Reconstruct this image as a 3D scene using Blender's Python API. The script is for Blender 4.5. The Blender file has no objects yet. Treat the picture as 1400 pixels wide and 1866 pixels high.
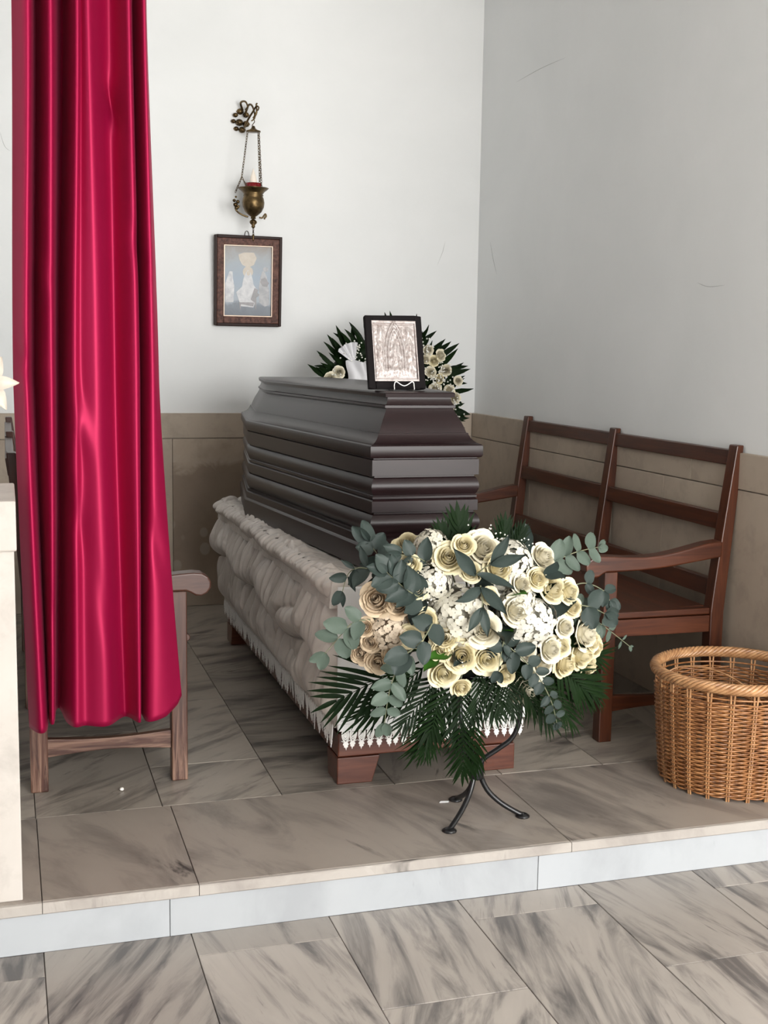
import bpy, bmesh, math, random
from mathutils import Vector, Matrix, noise
random.seed(7)
PI = math.pi
scene = bpy.context.scene
C = scene.collection

# ------------------------------------------------------------------ camera
cam_d = bpy.data.cameras.new('camera')
cam = bpy.data.objects.new('camera', cam_d); C.objects.link(cam)
cam_d.sensor_fit = 'AUTO'; cam_d.sensor_width = 36.0
cam_d.lens = 2222.7 / 1866.0 * 36.0
cam_d.clip_start = 0.05; cam_d.clip_end = 100
yaw, pit, rol = 0.301917, 0.132979, -0.01535
fwd = Vector((math.sin(yaw)*math.cos(pit), math.cos(yaw)*math.cos(pit), -math.sin(pit)))
rt = Vector((math.cos(yaw), -math.sin(yaw), 0)); dn = fwd.cross(rt)
r2 = math.cos(rol)*rt + math.sin(rol)*dn; d2 = math.cos(rol)*dn - math.sin(rol)*rt
m3 = Matrix((r2, -d2, -fwd)).transposed()
cam.matrix_world = Matrix.Translation((0, 0, 1.36)) @ m3.to_4x4()
scene.camera = cam

# ------------------------------------------------------------------ world, sun, daylight
w = bpy.data.worlds.new('World'); scene.world = w; w.use_nodes = True
bg = w.node_tree.nodes['Background']
bg.inputs[0].default_value = (0.95, 0.98, 1.0, 1); bg.inputs[1].default_value = 1.0
sl = bpy.data.lights.new('sun', 'SUN'); sl.energy = 5.5; sl.angle = math.radians(0.6); sl.color = (1.0, .96, .9)
so = bpy.data.objects.new('sun', sl); C.objects.link(so); so.location = (3, -6, 8)
so.rotation_euler = Vector((-0.25, 0.62, -0.95)).to_track_quat('-Z', 'Y').to_euler()
al = bpy.data.lights.new('door_daylight', 'AREA'); al.shape = 'RECTANGLE'; al.size = 3.6; al.size_y = 2.6; al.energy = 200; al.color = (1.0, .985, .96)
ao = bpy.data.objects.new('door_daylight', al); C.objects.link(ao); ao.location = (2.3, -2.3, 1.6)
ao.rotation_euler = Vector((-0.08, 1, 0.0)).to_track_quat('-Z', 'Y').to_euler()
vs = scene.view_settings
vs.view_transform = 'Standard'; vs.look = 'None'; vs.gamma = 1; vs.use_curve_mapping = False
vs.exposure = 1.12

# ------------------------------------------------------------------ material helpers
class NT:
    def __init__(s, name):
        s.m = bpy.data.materials.new(name); s.m.use_nodes = True
        s.t = s.m.node_tree; s.b = s.t.nodes['Principled BSDF']
    def n(s, typ, **kw):
        x = s.t.nodes.new(typ)
        for k, v in kw.items():
            if k.startswith('i_'):
                key = k[2:]; key = int(key) if key.isdigit() else key
                x.inputs[key].default_value = v
            else: setattr(x, k, v)
        return x
    def l(s, a, b): s.t.links.new(a, b)
    def ramp(s, fac, stops):
        r = s.n('ShaderNodeValToRGB'); e = r.color_ramp.elements
        while len(e) < len(stops): e.new(0.5)
        for el, (p, c) in zip(e, stops): el.position = p; el.color = (*c, 1)
        s.l(fac, r.inputs[0]); return r.outputs[0]
    def mix(s, fac, a, b, mode='MIX'):
        x = s.n('ShaderNodeMix', data_type='RGBA', blend_type=mode)
        for sock, v in ((x.inputs[0], fac), (x.inputs[6], a), (x.inputs[7], b)):
            if hasattr(v, 'is_linked'): s.l(v, sock)
            else: sock.default_value = v if isinstance(v, float) else (*v, 1)
        return x.outputs[2]
    def noise(s, vec, scale, detail=4, rough=.5, dist=0., w=None):
        x = s.n('ShaderNodeTexNoise')
        if w is not None: x.noise_dimensions = '4D'; s.l(w, x.inputs['W'])
        x.inputs['Scale'].default_value = scale; x.inputs['Detail'].default_value = detail
        x.inputs['Roughness'].default_value = rough; x.inputs['Distortion'].default_value = dist
        if vec is not None: s.l(vec, x.inputs['Vector'])
        return x.outputs['Fac']
    def bump(s, h, strength=.3, dist=.01):
        x = s.n('ShaderNodeBump'); x.inputs['Strength'].default_value = strength; x.inputs['Distance'].default_value = dist
        s.l(h, x.inputs['Height']); s.l(x.outputs[0], s.b.inputs['Normal'])
    def col(s, c):
        if hasattr(c, 'is_linked'): s.l(c, s.b.inputs['Base Color'])
        else: s.b.inputs['Base Color'].default_value = (*c, 1)
    def p(s, **kw):
        for k, v in kw.items(): s.b.inputs[k.replace('_', ' ')].default_value = v
        return s
    def coord(s, out='Object'): return s.n('ShaderNodeTexCoord').outputs[out]
    def mapping(s, vec, scale=(1, 1, 1), rot=(0, 0, 0), loc=(0, 0, 0)):
        x = s.n('ShaderNodeMapping'); s.l(vec, x.inputs[0])
        x.inputs['Scale'].default_value = scale; x.inputs['Rotation'].default_value = rot; x.inputs['Location'].default_value = loc
        return x.outputs[0]
    def rnd(s): return s.n('ShaderNodeObjectInfo').outputs['Random']
    def math(s, op, a, b=0.):
        x = s.n('ShaderNodeMath', operation=op)
        for i, v in enumerate((a, b)):
            if hasattr(v, 'is_linked'): s.l(v, x.inputs[i])
            else: x.inputs[i].default_value = v
        return x.outputs[0]

def plain(name, col, rough=.5, metal=0., **kw):
    t = NT(name); t.col(col); t.p(Roughness=rough, Metallic=metal, **kw); return t.m

def marble(name, light, mid, dark, amount=.5, rough=.28, ang=1.3, base=0.0, stretch=9.0, tv=.26):
    t = NT(name); r = t.rnd(); co = t.coord()
    rot = t.n('ShaderNodeVectorRotate', rotation_type='Z_AXIS'); t.l(co, rot.inputs['Vector'])
    t.l(t.math('ADD', t.math('MULTIPLY', t.math('SUBTRACT', r, .5), ang), base), rot.inputs['Angle'])
    off = t.math('MULTIPLY', r, 37.0)
    v = t.mapping(rot.outputs[0], scale=(stretch, 1.3, 1))
    n1 = t.noise(v, 1.5, 7, .62, .9, w=off)
    cloud = t.noise(rot.outputs[0], 3.2, 4, .5, .4, w=off)
    v2 = t.mapping(rot.outputs[0], scale=(stretch*2.2, 1.7, 1))
    n2 = t.noise(v2, 2.0, 5, .6, .6, w=t.math('ADD', off, 5.3))
    veins = t.ramp(n1, [(.36, (1, 1, 1)), (.52, (.12, .12, .12)), (.68, (0, 0, 0))])
    fine = t.ramp(n2, [(.30, (1, 1, 1)), (.39, (.0, .0, .0)), (1, (0, 0, 0))])
    c1 = t.mix(t.math('MULTIPLY', cloud, .9), light, mid)
    c2 = t.mix(t.math('MULTIPLY', veins, amount), c1, dark)
    cl2 = t.ramp(cloud, [(.40, (0, 0, 0)), (.62, (1, 1, 1))])
    c3 = t.mix(t.math('MULTIPLY', t.math('MULTIPLY', fine, cl2), min(.95, amount*1.5)), c2, tuple(x*.35 for x in dark))
    tint = t.math('ADD', .97-tv/2, t.math('MULTIPLY', t.math('FRACT', t.math('MULTIPLY', r, 7.77)), tv))
    hv = t.n('ShaderNodeHueSaturation'); t.l(c3, hv.inputs['Color']); t.l(tint, hv.inputs['Value'])
    t.col(hv.outputs[0])
    t.l(t.math('ADD', rough, t.math('MULTIPLY', cloud, .18)), t.b.inputs['Roughness'])
    t.p(Specular_IOR_Level=.4)
    return t.m

def wood(name, axis, dark=(.032, .0075, .003), light=(.125, .035, .0125), rough=.36, wear=0.):
    t = NT(name); co = t.coord(); r = t.rnd()
    sc = [22, 22, 22]; sc[axis] = 1.6
    v = t.mapping(co, scale=tuple(sc))
    n = t.noise(v, 1.6, 6, .6, 1.2, w=t.math('MULTIPLY', r, 19.))
    big = t.noise(co, 4., 3, .5, .3, w=t.math('MULTIPLY', r, 11.))
    c = t.ramp(n, [(.3, dark), (.7, light)])
    c = t.mix(t.math('MULTIPLY', big, .6), c, tuple(x*.8 for x in dark))
    if wear:
        g = t.n('ShaderNodeNewGeometry').outputs['Position']
        sep = t.n('ShaderNodeSeparateXYZ'); t.l(g, sep.inputs[0])
        low = t.ramp(sep.outputs[2], [(0., (1, 1, 1)), (.32, (0, 0, 0))])
        wn = t.ramp(t.noise(v, 3., 5, .6, .5), [(.42, (0, 0, 0)), (.62, (1, 1, 1))])
        c = t.mix(t.math('MULTIPLY', t.math('MULTIPLY', low, wn), wear), c, (.33, .2, .14))
    t.col(c); t.p(Roughness=rough, Specular_IOR_Level=.42, Coat_Weight=.08, Coat_Roughness=.2)
    t.bump(n, .06, .002)
    return t.m

MT = {}
MT['slab'] = marble('floor_marble', (.43, .388, .348), (.32, .29, .262), (.088, .082, .081), .9, .30, 1.0, .1)
MT['slab_plat'] = marble('platform_marble', (.42, .372, .318), (.31, .274, .232), (.082, .072, .066), .9, .24, 1.6, .9, 6.)
MT['tread'] = marble('tread_marble', (.345, .302, .26), (.27, .232, .20), (.11, .094, .086), .75, .3, .3, -.25, 4., .12)
MT['riser'] = marble('riser_marble', (.43, .442, .455), (.37, .39, .41), (.26, .27, .285), .45, .3, .3, 1.3, 4., .06)
MT['nosing'] = marble('nosing_marble', (.45, .415, .375), (.36, .325, .295), (.2, .175, .16), .6, .45, .3, 1.3, 5., .08)
MT['grout'] = plain('grout', (.10, .085, .075), .9)
MT['joint'] = plain('wall_joint', (.42, .37, .32), .9)

t = NT('plaster'); co = t.coord()
c = t.ramp(t.noise(co, 1.6, 5, .6, .3), [(.3, (.785, .80, .80)), (.75, (.84, .85, .85))])
t.col(c); t.p(Roughness=.75, Specular_IOR_Level=.3); t.bump(t.noise(co, 26, 5, .6), .12, .004); MT['plaster'] = t.m

def stone(name, a, b, stain=None):
    t = NT(name); co = t.coord(); r = t.math('MULTIPLY', t.rnd(), 23.)
    n = t.noise(co, 3.0, 6, .6, .5, w=r); n2 = t.noise(co, 11., 5, .65, .3, w=r)
    c = t.mix(t.ramp(n, [(.35, (0, 0, 0)), (.7, (1, 1, 1))]), a, b)
    c = t.mix(t.ramp(n2, [(.50, (0, 0, 0)), (.72, (.35, .35, .35))]), c, tuple(x*.55 for x in b))
    if stain:
        sep = t.n('ShaderNodeSeparateXYZ'); t.l(co, sep.inputs[0])
        nz = t.noise(co, 6., 6, .6, .6)
        d = t.math('ADD', sep.outputs[2], t.math('MULTIPLY', t.math('SUBTRACT', nz, .5), .35))
        band = t.ramp(t.math('ADD', t.math('MULTIPLY', d, 1.0), .45), [(.0, (.55, .55, .55)), (.30, (.95, .95, .95)), (.74, (.9, .9, .9)), (.78, (.0, .0, .0))])
        c = t.mix(t.math('MULTIPLY', band, .7), c, (.17, .118, .08))
        v = t.n('ShaderNodeTexVoronoi'); v.inputs['Scale'].default_value = 9.; v.inputs['Randomness'].default_value = 1.
        t.l(t.mapping(co, scale=(1, 1, .8)), v.inputs['Vector'])
        bl = t.ramp(v.outputs['Distance'], [(.22, (1, 1, 1)), (.27, (0, 0, 0))])
        lo = t.ramp(t.math('ADD', sep.outputs[2], .5), [(.22, (0, 0, 0)), (.28, (1, 1, 1)), (.48, (1, 1, 1)), (.55, (0, 0, 0))])
        c = t.mix(t.math('MULTIPLY', t.math('MULTIPLY', bl, lo), .6), c, (.36, .31, .25))
    t.col(c); t.p(Roughness=.55, Specular_IOR_Level=.35)
    return t.m
MT['dado'] = stone('dado_stone', (.47, .395, .315), (.39, .32, .255))
MT['dado_stain'] = stone('dado_stone_stained', (.43, .35, .275), (.35, .275, .21), True)
MT['pillar'] = stone('pillar_stone', (.53, .49, .45), (.46, .42, .38))

MT['wood_x'] = wood('mahogany_across', 0); MT['wood_y'] = wood('mahogany_along', 1); MT['wood_z'] = wood('mahogany_upright', 2)
WB = dict(dark=(.036, .011, .007), light=(.11, .042, .025), rough=.36, wear=.8)
MT['woodb_x'] = wood('bench_worn_across', 0, **WB); MT['woodb_y'] = wood('bench_worn_along', 1, **WB); MT['woodb_z'] = wood('bench_worn_upright', 2, **WB)
WR = dict(dark=(.055, .013, .006), light=(.16, .048, .024), rough=.34)
MT['bier_x'] = wood('bier_wood_across', 0, **WR); MT['bier_y'] = wood('bier_wood_along', 1, **WR)

t = NT('coffin_lacquer'); co = t.coord()
n = t.noise(t.mapping(co, scale=(3, .8, 18)), 2., 5, .6, .4)
t.col(t.ramp(n, [(.3, (.010, .0042, .0048)), (.75, (.016, .007, .0078))]))
t.p(Roughness=.32, Specular_IOR_Level=.27, Coat_Weight=.0); MT['coffin'] = t.m

t = NT('curtain_satin'); co = t.coord()
t.col((.30, .001, .044)); t.p(Roughness=.52, Metallic=.5, Specular_IOR_Level=.4, Sheen_Weight=.06, Sheen_Roughness=.4)
t.l(t.mix(.5, (1, .25, .4), (1, .25, .4)), t.b.inputs['Sheen Tint'])
t.bump(t.noise(t.mapping(co, scale=(400, 400, 1200)), 1., 2), .03, .001); MT['satin'] = t.m

t = NT('bier_cloth'); co = t.coord()
t.col(t.ramp(t.noise(co, 5, 4), [(.3, (.52, .465, .42)), (.7, (.62, .565, .52))])); t.p(Roughness=.38, Sheen_Weight=.1, Specular_IOR_Level=.6)
t.bump(t.noise(t.mapping(co, scale=(11, 11, 5)), 1., 2, .45, 1.2), .7, .02); MT['cloth'] = t.m
t = NT('front_cotton_lit'); co = t.coord(); t.col((.74, .735, .73)); t.p(Roughness=.7, Sheen_Weight=.1); t.bump(t.noise(t.mapping(co, scale=(20, 1, 7)), 1., 4, .5, .8), .35, .01); MT['cotton'] = t.m  # front panel whiter than the side cloth: frontal light put into the colour
MT['lace'] = plain('lace_thread', (.86, .84, .81), .7)

def petal_mat(name, a, b, tr=.12):
    t = NT(name); r = t.rnd(); g = t.noise(t.coord(), 14., 3, .5)
    c = t.mix(t.math('MULTIPLY', t.math('ADD', g, t.math('MULTIPLY', r, .5)), .7), a, b)
    t.col(c); t.p(Roughness=.55, Specular_IOR_Level=.25, Subsurface_Weight=.0, Sheen_Weight=.1)
    return t.m
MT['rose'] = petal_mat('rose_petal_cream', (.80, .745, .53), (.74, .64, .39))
MT['rose_tan_shade'] = petal_mat('rose_petal_tan_shade', (.70, .58, .42), (.62, .47, .31))  # shaded copy of the cream petals, the shade is in the colour
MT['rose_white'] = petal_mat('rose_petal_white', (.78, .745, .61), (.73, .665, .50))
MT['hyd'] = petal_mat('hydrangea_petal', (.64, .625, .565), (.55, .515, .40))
MT['hyd_tan_shade'] = petal_mat('hydrangea_petal_tan_shade', (.70, .59, .46), (.60, .48, .35))  # same left-side shade put into the hydrangea colour
def leaf_mat(name, a, b, rough=.45, sp=.18):
    t = NT(name); r = t.rnd(); g = t.noise(t.coord(), 20., 3, .5)
    t.col(t.mix(t.math('MULTIPLY', t.math('ADD', g, r), .5), a, b)); t.p(Roughness=rough, Specular_IOR_Level=sp); return t.m
MT['euc'] = leaf_mat('eucalyptus_leaf', (.045, .060, .053), (.024, .036, .032))
MT['euc_pale'] = leaf_mat('eucalyptus_leaf_pale', (.10, .132, .104), (.064, .088, .07))
MT['palm'] = leaf_mat('palm_leaf', (.0085, .022, .0055), (.0022, .0062, .0018), .5, .06)
MT['green'] = leaf_mat('glossy_green_leaf', (.035, .11, .012), (.022, .07, .010), .4)
MT['stem'] = plain('stem', (.16, .17, .10), .6)
MT['foam'] = plain('floral_foam', (.012, .02, .012), .9)
MT['white_dot'] = plain('gypsophila', (.9, .89, .82), .7)
MT['iron'] = plain('black_iron', (.010, .010, .011), .28, .3, Specular_IOR_Level=.6)
MT['wire'] = plain('white_wire', (.75, .73, .70), .3, .6)
t = NT('aged_brass'); n = t.noise(t.coord(), 30., 4)
t.col(t.ramp(n, [(.35, (.05, .032, .015)), (.7, (.20, .135, .06))])); t.p(Metallic=.9, Roughness=.38); t.bump(n, .4, .004); MT['brass'] = t.m
MT['redglass'] = plain('red_glass', (.25, .005, .01), .12, 0, Transmission_Weight=.3)
MT['bulb'] = plain('frosted_bulb', (.9, .82, .72), .35)
MT['frame_dark'] = plain('frame_dark_edge', (.022, .009, .007), .5, Specular_IOR_Level=.2)
t = NT('frame_carved'); co = t.coord(); n = t.noise(co, 60., 4, .7)
t.col(t.ramp(n, [(.35, (.05, .020, .015)), (.65, (.165, .075, .056))])); t.p(Roughness=.5, Specular_IOR_Level=.2); t.bump(n, .5, .003); MT['frame_carved'] = t.m
MT['gilt'] = plain('frame_gilt', (.55, .42, .33), .4, .3)
MT['velvet'] = plain('black_velvet', (.004, .0025, .003), .8, Specular_IOR_Level=.2)
t = NT('icon_silver'); n = t.noise(t.coord(), 70., 5, .65)
pt = t.n('ShaderNodeNewGeometry').outputs['Pointiness']
t.col(t.mix(t.ramp(pt, [(.42, (0, 0, 0)), (.52, (1, 1, 1))]), (.07, .042, .036), t.ramp(n, [(.3, (.34, .28, .26)), (.6, (.56, .52, .505))]))); t.p(Metallic=.35, Roughness=.42); t.bump(n, .25, .0015); MT['silver'] = t.m
t = NT('painting_ground'); co = t.coord(); sep = t.n('ShaderNodeSeparateXYZ'); t.l(co, sep.inputs[0])
n = t.noise(co, 9., 5, .6, .8)
c = t.ramp(t.math('ADD', t.math('ADD', t.math('MULTIPLY', sep.outputs[2], 2.75), -.14), t.math('MULTIPLY', t.math('SUBTRACT', n, .5), .35)),
           [(.0, (.09, .11, .14)), (.13, (.13, .155, .19)), (.2, (.29, .335, .38)), (.55, (.25, .315, .39)), (.8, (.27, .295, .315)), (1, (.22, .185, .155))])
t.col(c); t.p(Roughness=.3, Specular_IOR_Level=.25); MT['paint_bg'] = t.m
def paint(name, a, b, sc=30.):
    t = NT(name); n = t.noise(t.coord(), sc, 4, .6, .5); t.col(t.ramp(n, [(.35, a), (.65, b)])); t.p(Roughness=.3); return t.m
MT['paint_robe'] = paint('painted_robe', (.26, .27, .29), (.42, .42, .43))
MT['paint_gold'] = paint('painted_gold', (.28, .22, .145), (.34, .28, .2))
MT['paint_dark'] = paint('painted_dark', (.025, .022, .027), (.09, .075, .085))
MT['paint_mid'] = paint('painted_grey', (.1, .105, .12), (.24, .24, .25))
t = NT('wicker'); co = t.coord(); n = t.noise(co, 34., 4, .6); r = t.rnd()
t.col(t.ramp(n, [(.3, (.14, .05, .016)), (.55, (.33, .14, .048)), (.8, (.50, .25, .098))])); t.p(Roughness=.38, Coat_Weight=.3, Coat_Roughness=.25); MT['wicker'] = t.m
t = NT('wicker_rim'); co = t.coord(); n = t.noise(co, 40., 4, .6)
t.col(t.ramp(n, [(.3, (.26, .115, .045)), (.75, (.58, .33, .155))])); t.p(Roughness=.4, Coat_Weight=.2); MT['wicker_rim'] = t.m
MT['wicker_in'] = plain('wicker_shadow_core', (.10, .040, .015), .7)
MT['lily'] = petal_mat('lily_petal', (.60, .545, .48), (.52, .45, .38))
MT['ribbon'] = plain('white_ribbon', (.62, .62, .64), .5, Sheen_Weight=.2)
MT['paper'] = plain('white_paper', (.85, .85, .85), .7)
MT['pebble'] = plain('white_pebble', (.8, .76, .7), .6)
MT['ceramic'] = plain('white_ceramic', (.8, .78, .74), .25)

# ------------------------------------------------------------------ mesh helpers
class MB:
    def __init__(s): s.v = []; s.f = []; s.sm = []
    def add(s, vs, fs, smooth=False):
        o = len(s.v); s.v += [tuple(x) for x in vs]; s.f += [tuple(i+o for i in f) for f in fs]; s.sm += [smooth]*len(fs); return s
    def box(s, x0, x1, y0, y1, z0, z1):
        vs = [(x, y, z) for z in (z0, z1) for y in (y0, y1) for x in (x0, x1)]
        return s.add(vs, [(0, 2, 3, 1), (4, 5, 7, 6), (0, 1, 5, 4), (2, 6, 7, 3), (0, 4, 6, 2), (1, 3, 7, 5)])
    def hexa(s, lo, hi):      # two quads of four points
        return s.add(list(lo)+list(hi), [(3, 2, 1, 0), (4, 5, 6, 7), (0, 1, 5, 4), (1, 2, 6, 5), (2, 3, 7, 6), (3, 0, 4, 7)])
    def prism(s, pts, f0, f1, smooth=False):     # outline pts, f0/f1 map a 2-D point to 3-D
        n = len(pts); vs = [f0(*p) for p in pts]+[f1(*p) for p in pts]
        s.add(vs, [(i, (i+1) % n, n+(i+1) % n, n+i) for i in range(n)], smooth)
        s.add(vs, [tuple(range(n-1, -1, -1)), tuple(range(n, 2*n))])
        return s
    def tube(s, path, r, n=8, closed=False, cap=True):
        P = [Vector(p) for p in path]; m = len(P); R = r if isinstance(r, (list, tuple)) else [r]*m
        up = None; rings = []
        for i in range(m):
            a = P[(i-1) % m] if (closed or i > 0) else P[i]; b = P[(i+1) % m] if (closed or i < m-1) else P[i]
            d = (b-a); d = d.normalized() if d.length > 1e-9 else Vector((0, 0, 1))
            if up is None: up = d.orthogonal().normalized()
            up = (up - d*up.dot(d)); up = up.normalized() if up.length > 1e-6 else d.orthogonal().normalized()
            q = d.cross(up)
            rings.append([P[i]+(up*math.cos(2*PI*k/n)+q*math.sin(2*PI*k/n))*R[i] for k in range(n)])
        vs = [v for rg in rings for v in rg]; fs = []
        for i in range(m if closed else m-1):
            j = (i+1) % m
            fs += [(i*n+k, i*n+(k+1) % n, j*n+(k+1) % n, j*n+k) for k in range(n)]
        s.add(vs, fs, True)
        if cap and not closed: s.add(vs, [tuple(range(n-1, -1, -1)), tuple((m-1)*n+k for k in range(n))])
        return s
    def lathe(s, prof, n=24, c=(0, 0, 0), smooth=True):
        vs = [(c[0]+r*math.cos(2*PI*k/n), c[1]+r*math.sin(2*PI*k/n), c[2]+z) for r, z in prof for k in range(n)]; fs = []
        for i in range(len(prof)-1): fs += [(i*n+k, i*n+(k+1) % n, (i+1)*n+(k+1) % n, (i+1)*n+k) for k in range(n)]
        s.add(vs, fs, smooth)
        if prof[0][0] > 1e-5: s.add([vs[k] for k in range(n)], [tuple(range(n-1, -1, -1))])
        if prof[-1][0] > 1e-5: s.add([vs[(len(prof)-1)*n+k] for k in range(n)], [tuple(range(n))])
        return s
    def grid(s, fn, nu, nv, wrap=False, smooth=True):
        vs = [fn(i/nu, j/nv) for j in range(nv+1) for i in range(nu+(0 if wrap else 1))]
        W = nu if wrap else nu+1
        fs = [(j*W+i, j*W+(i+1) % W, (j+1)*W+(i+1) % W, (j+1)*W+i) for j in range(nv) for i in range(nu)]
        return s.add(vs, fs, smooth)
    def mesh(s, name, mat, fix=True):
        me = bpy.data.meshes.new(name); me.from_pydata(s.v, [], s.f)
        me.polygons.foreach_set('use_smooth', s.sm)
        if fix:
            bm = bmesh.new(); bm.from_mesh(me); bmesh.ops.remove_doubles(bm, verts=bm.verts, dist=1e-6)
            bmesh.ops.recalc_face_normals(bm, faces=bm.faces); bm.to_mesh(me); bm.free()
        if isinstance(mat, str): mat = MT[mat]
        me.materials.append(mat); me.update(); return me
    def build(s, name, mat, parent=None, loc=(0, 0, 0), bevel=0., seg=2, fix=True, label=None):
        return inst(name, s.mesh(name, mat, fix), parent, loc, bevel=bevel, seg=seg, label=label)

def inst(name, me, parent=None, loc=(0, 0, 0), rot=(0, 0, 0), scale=(1, 1, 1), bevel=0., seg=2, label=None, mw=None):
    o = bpy.data.objects.new(name, me); C.objects.link(o)
    if parent is not None: o.parent = parent
    o.location = loc; o.rotation_euler = rot; o.scale = scale
    if mw is not None: o.matrix_local = mw
    if bevel:
        b = o.modifiers.new('bevel', 'BEVEL'); b.width = bevel; b.segments = seg; b.limit_method = 'ANGLE'; b.angle_limit = .6
    if label: o['label'] = label
    return o
def thing(name, label, cat, loc=(0, 0, 0), rotz=0., group=None):
    o = bpy.data.objects.new(name, None); C.objects.link(o); o.location = loc; o.rotation_euler = (0, 0, rotz)
    o.empty_display_size = .05
    return tag(o, label, cat, group)
def tag(o, label, cat, group=None):
    o['label'] = label; o['category'] = cat
    if group: o['group'] = group
    return o
def struct(o, label, cat):
    o['kind'] = 'structure'; o['label'] = label; o['category'] = cat; return o
def aim(pos, nrm, up=(0, 0, 1), s=1., roll=0.):
    """local matrix with +Z along nrm"""
    z = Vector(nrm).normalized(); x = Vector(up).cross(z)
    if x.length < 1e-4: x = Vector((1, 0, 0)).cross(z)
    x.normalize(); y = z.cross(x)
    return Matrix.Translation(pos) @ Matrix((x, y, z)).transposed().to_4x4() @ Matrix.Rotation(roll, 4, 'Z') @ Matrix.Scale(s, 4)
def catmull(P, u):
    n = len(P)-1; x = min(max(u, 0), 1)*n; i = min(int(x), n-1); t = x-i
    p0, p1, p2, p3 = P[max(i-1, 0)], P[i], P[i+1], P[min(i+2, n)]
    return tuple(.5*((2*b)+(c-a)*t+(2*a-5*b+4*c-d)*t*t+(3*b-a-3*c+d)*t*t*t) for a, b, c, d in zip(p0, p1, p2, p3))
def spline(P, n): return [catmull(P, i/(n-1)) for i in range(n)]

# ------------------------------------------------------------------ setting
XR, YB, ZC, ZL = 2.492, 6.342, 3.7, -0.13
XL = -0.045
DH = 1.016
# back wall
o = MB().box(XL-.15, XR+.15, YB, YB+.15, -.2, ZC).build('wall_back', 'plaster'); struct(o, 'white plaster back wall with a beige stone dado', 'wall'); wall_back = o
o = MB().box(XR, XR+.15, 2.96, YB, -.2, ZC).build('wall_right', 'plaster'); struct(o, 'pale grey plaster wall on the right with a beige stone dado', 'wall'); wall_right = o
o = MB().box(XL-.15, XL, 3.46, YB, -.2, ZC).build('wall_left', 'plaster'); struct(o, 'plaster side wall behind the left bench', 'wall')
def wall_x(y0, y1, z0, z1, name, mat, xs=XR):
    MBx = MB().box(-.011, .011, -(y1-y0)/2+.001, (y1-y0)/2-.001, -(z1-z0)/2+.001, (z1-z0)/2-.001)
    MBx.build(name, mat, wall_right, (xs-.009, (y0+y1)/2, (z0+z1)/2), bevel=.0015, seg=1)
def wall_y(x0, x1, z0, z1, name, mat):
    MBx = MB().box(-(x1-x0)/2+.001, (x1-x0)/2-.001, -.011, .011, -(z1-z0)/2+.001, (z1-z0)/2-.001)
    MBx.build(name, mat, wall_back, ((x0+x1)/2, YB-.009, (z0+z1)/2), bevel=.0015, seg=1)
MB().box(XR-.006, XR, 2.97, YB, 0, DH-.004).build('joint_mortar', 'joint', wall_right)
MB().box(XL, XR, YB-.006, YB, 0, DH-.004).build('joint_mortar', 'joint', wall_back)
for a, b in ((2.965, 3.42), (3.42, 4.236), (4.236, 4.656), (4.656, 5.52), (5.52, 6.322)): wall_x(a, b, 0, .884, 'dado_panel', 'dado')
for a, b in ((2.965, 4.041), (4.041, 5.2), (5.2, 6.322)): wall_x(a, b, .886, DH, 'dado_cap', 'dado')
for k, (a, b) in enumerate(((XL, .42), (.42, .82), (.82, 1.2), (1.2, 1.62), (1.62, 2.05), (2.05, XR-.02))): wall_y(a, b, 0, .884, 'dado_panel', 'dado_stain' if k == 2 else 'dado')
for a, b in ((XL, .70), (.70, 1.72), (1.72, XR-.02)): wall_y(a, b, .886, DH, 'dado_cap', 'dado')
# hairline marks in the plaster
crk = plain('hairline_grey', (.33, .33, .32), .9)
for P, wl_ in (([(2.299, YB-.0004, 1.941), (2.289, YB-.0004, 1.90), (2.282, YB-.0004, 1.876), (2.255, YB-.0004, 1.811)], wall_back), ([(.009, YB-.0004, 2.367), (.028, YB-.0004, 2.304), (.053, YB-.0004, 2.28)], wall_back),
               ([(XR-.0004, 6.172, 1.935), (XR-.0004, 6.127, 1.846), (XR-.0004, 6.068, 1.757)], wall_right), ([(XR-.0004, 4.095, 1.624), (XR-.0004, 4.018, 1.606), (XR-.0004, 3.909, 1.606)], wall_right), ([(XR-.0004, 5.883, 2.696), (XR-.0004, 5.586, 2.702), (XR-.0004, 5.314, 2.694)], wall_right)):
    MB().tube(spline(P, 20), [.0001+.0007*math.sin(PI*i/19) for i in range(20)], 5).build('hairline_crack', crk, wl_)
# hall around the camera
o = MB().box(-3.2, 5.2, -2.6, YB+.15, ZC, ZC+.15).build('ceiling', plain('ceiling_plaster', (.58, .57, .55), .8)); struct(o, 'grey plaster ceiling', 'ceiling')
o = MB().box(-3.2, XL-.15, 3.46, 3.61, -.2, ZC).build('wall_alcove_left', 'plaster'); struct(o, 'plaster wall left of the alcove', 'wall')
o = MB().box(XR+.15, 5.2, 2.96, 3.11, -.2, ZC).build('wall_alcove_right', 'plaster'); struct(o, 'plaster wall right of the alcove', 'wall')
o = MB().box(-3.35, -3.2, -2.6, 3.61, -.2, ZC).build('wall_hall_left', 'plaster'); struct(o, 'plaster wall at the far left of the hall', 'wall')
o = MB().box(5.2, 5.35, -2.6, 3.11, -.2, ZC).build('wall_hall_right', 'plaster'); struct(o, 'plaster wall at the far right of the hall', 'wall')
mb = MB().box(-3.2, 5.2, -2.75, -2.6, 2.9, ZC+.15); mb.box(-3.35, -.4, -2.75, -2.6, -.2, 2.9); mb.box(5.0, 5.35, -2.75, -2.6, -.2, 2.9)
o = mb.build('wall_front', 'plaster'); struct(o, 'plaster wall with the wide open doorway behind the camera', 'wall')
o = MB().box(-30, 30, -40, -2.76, -.35, -.16).build('ground_outside', plain('outside_paving', (.55, .52, .48), .9)); struct(o, 'pale paving outside the doorway', 'ground')
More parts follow.
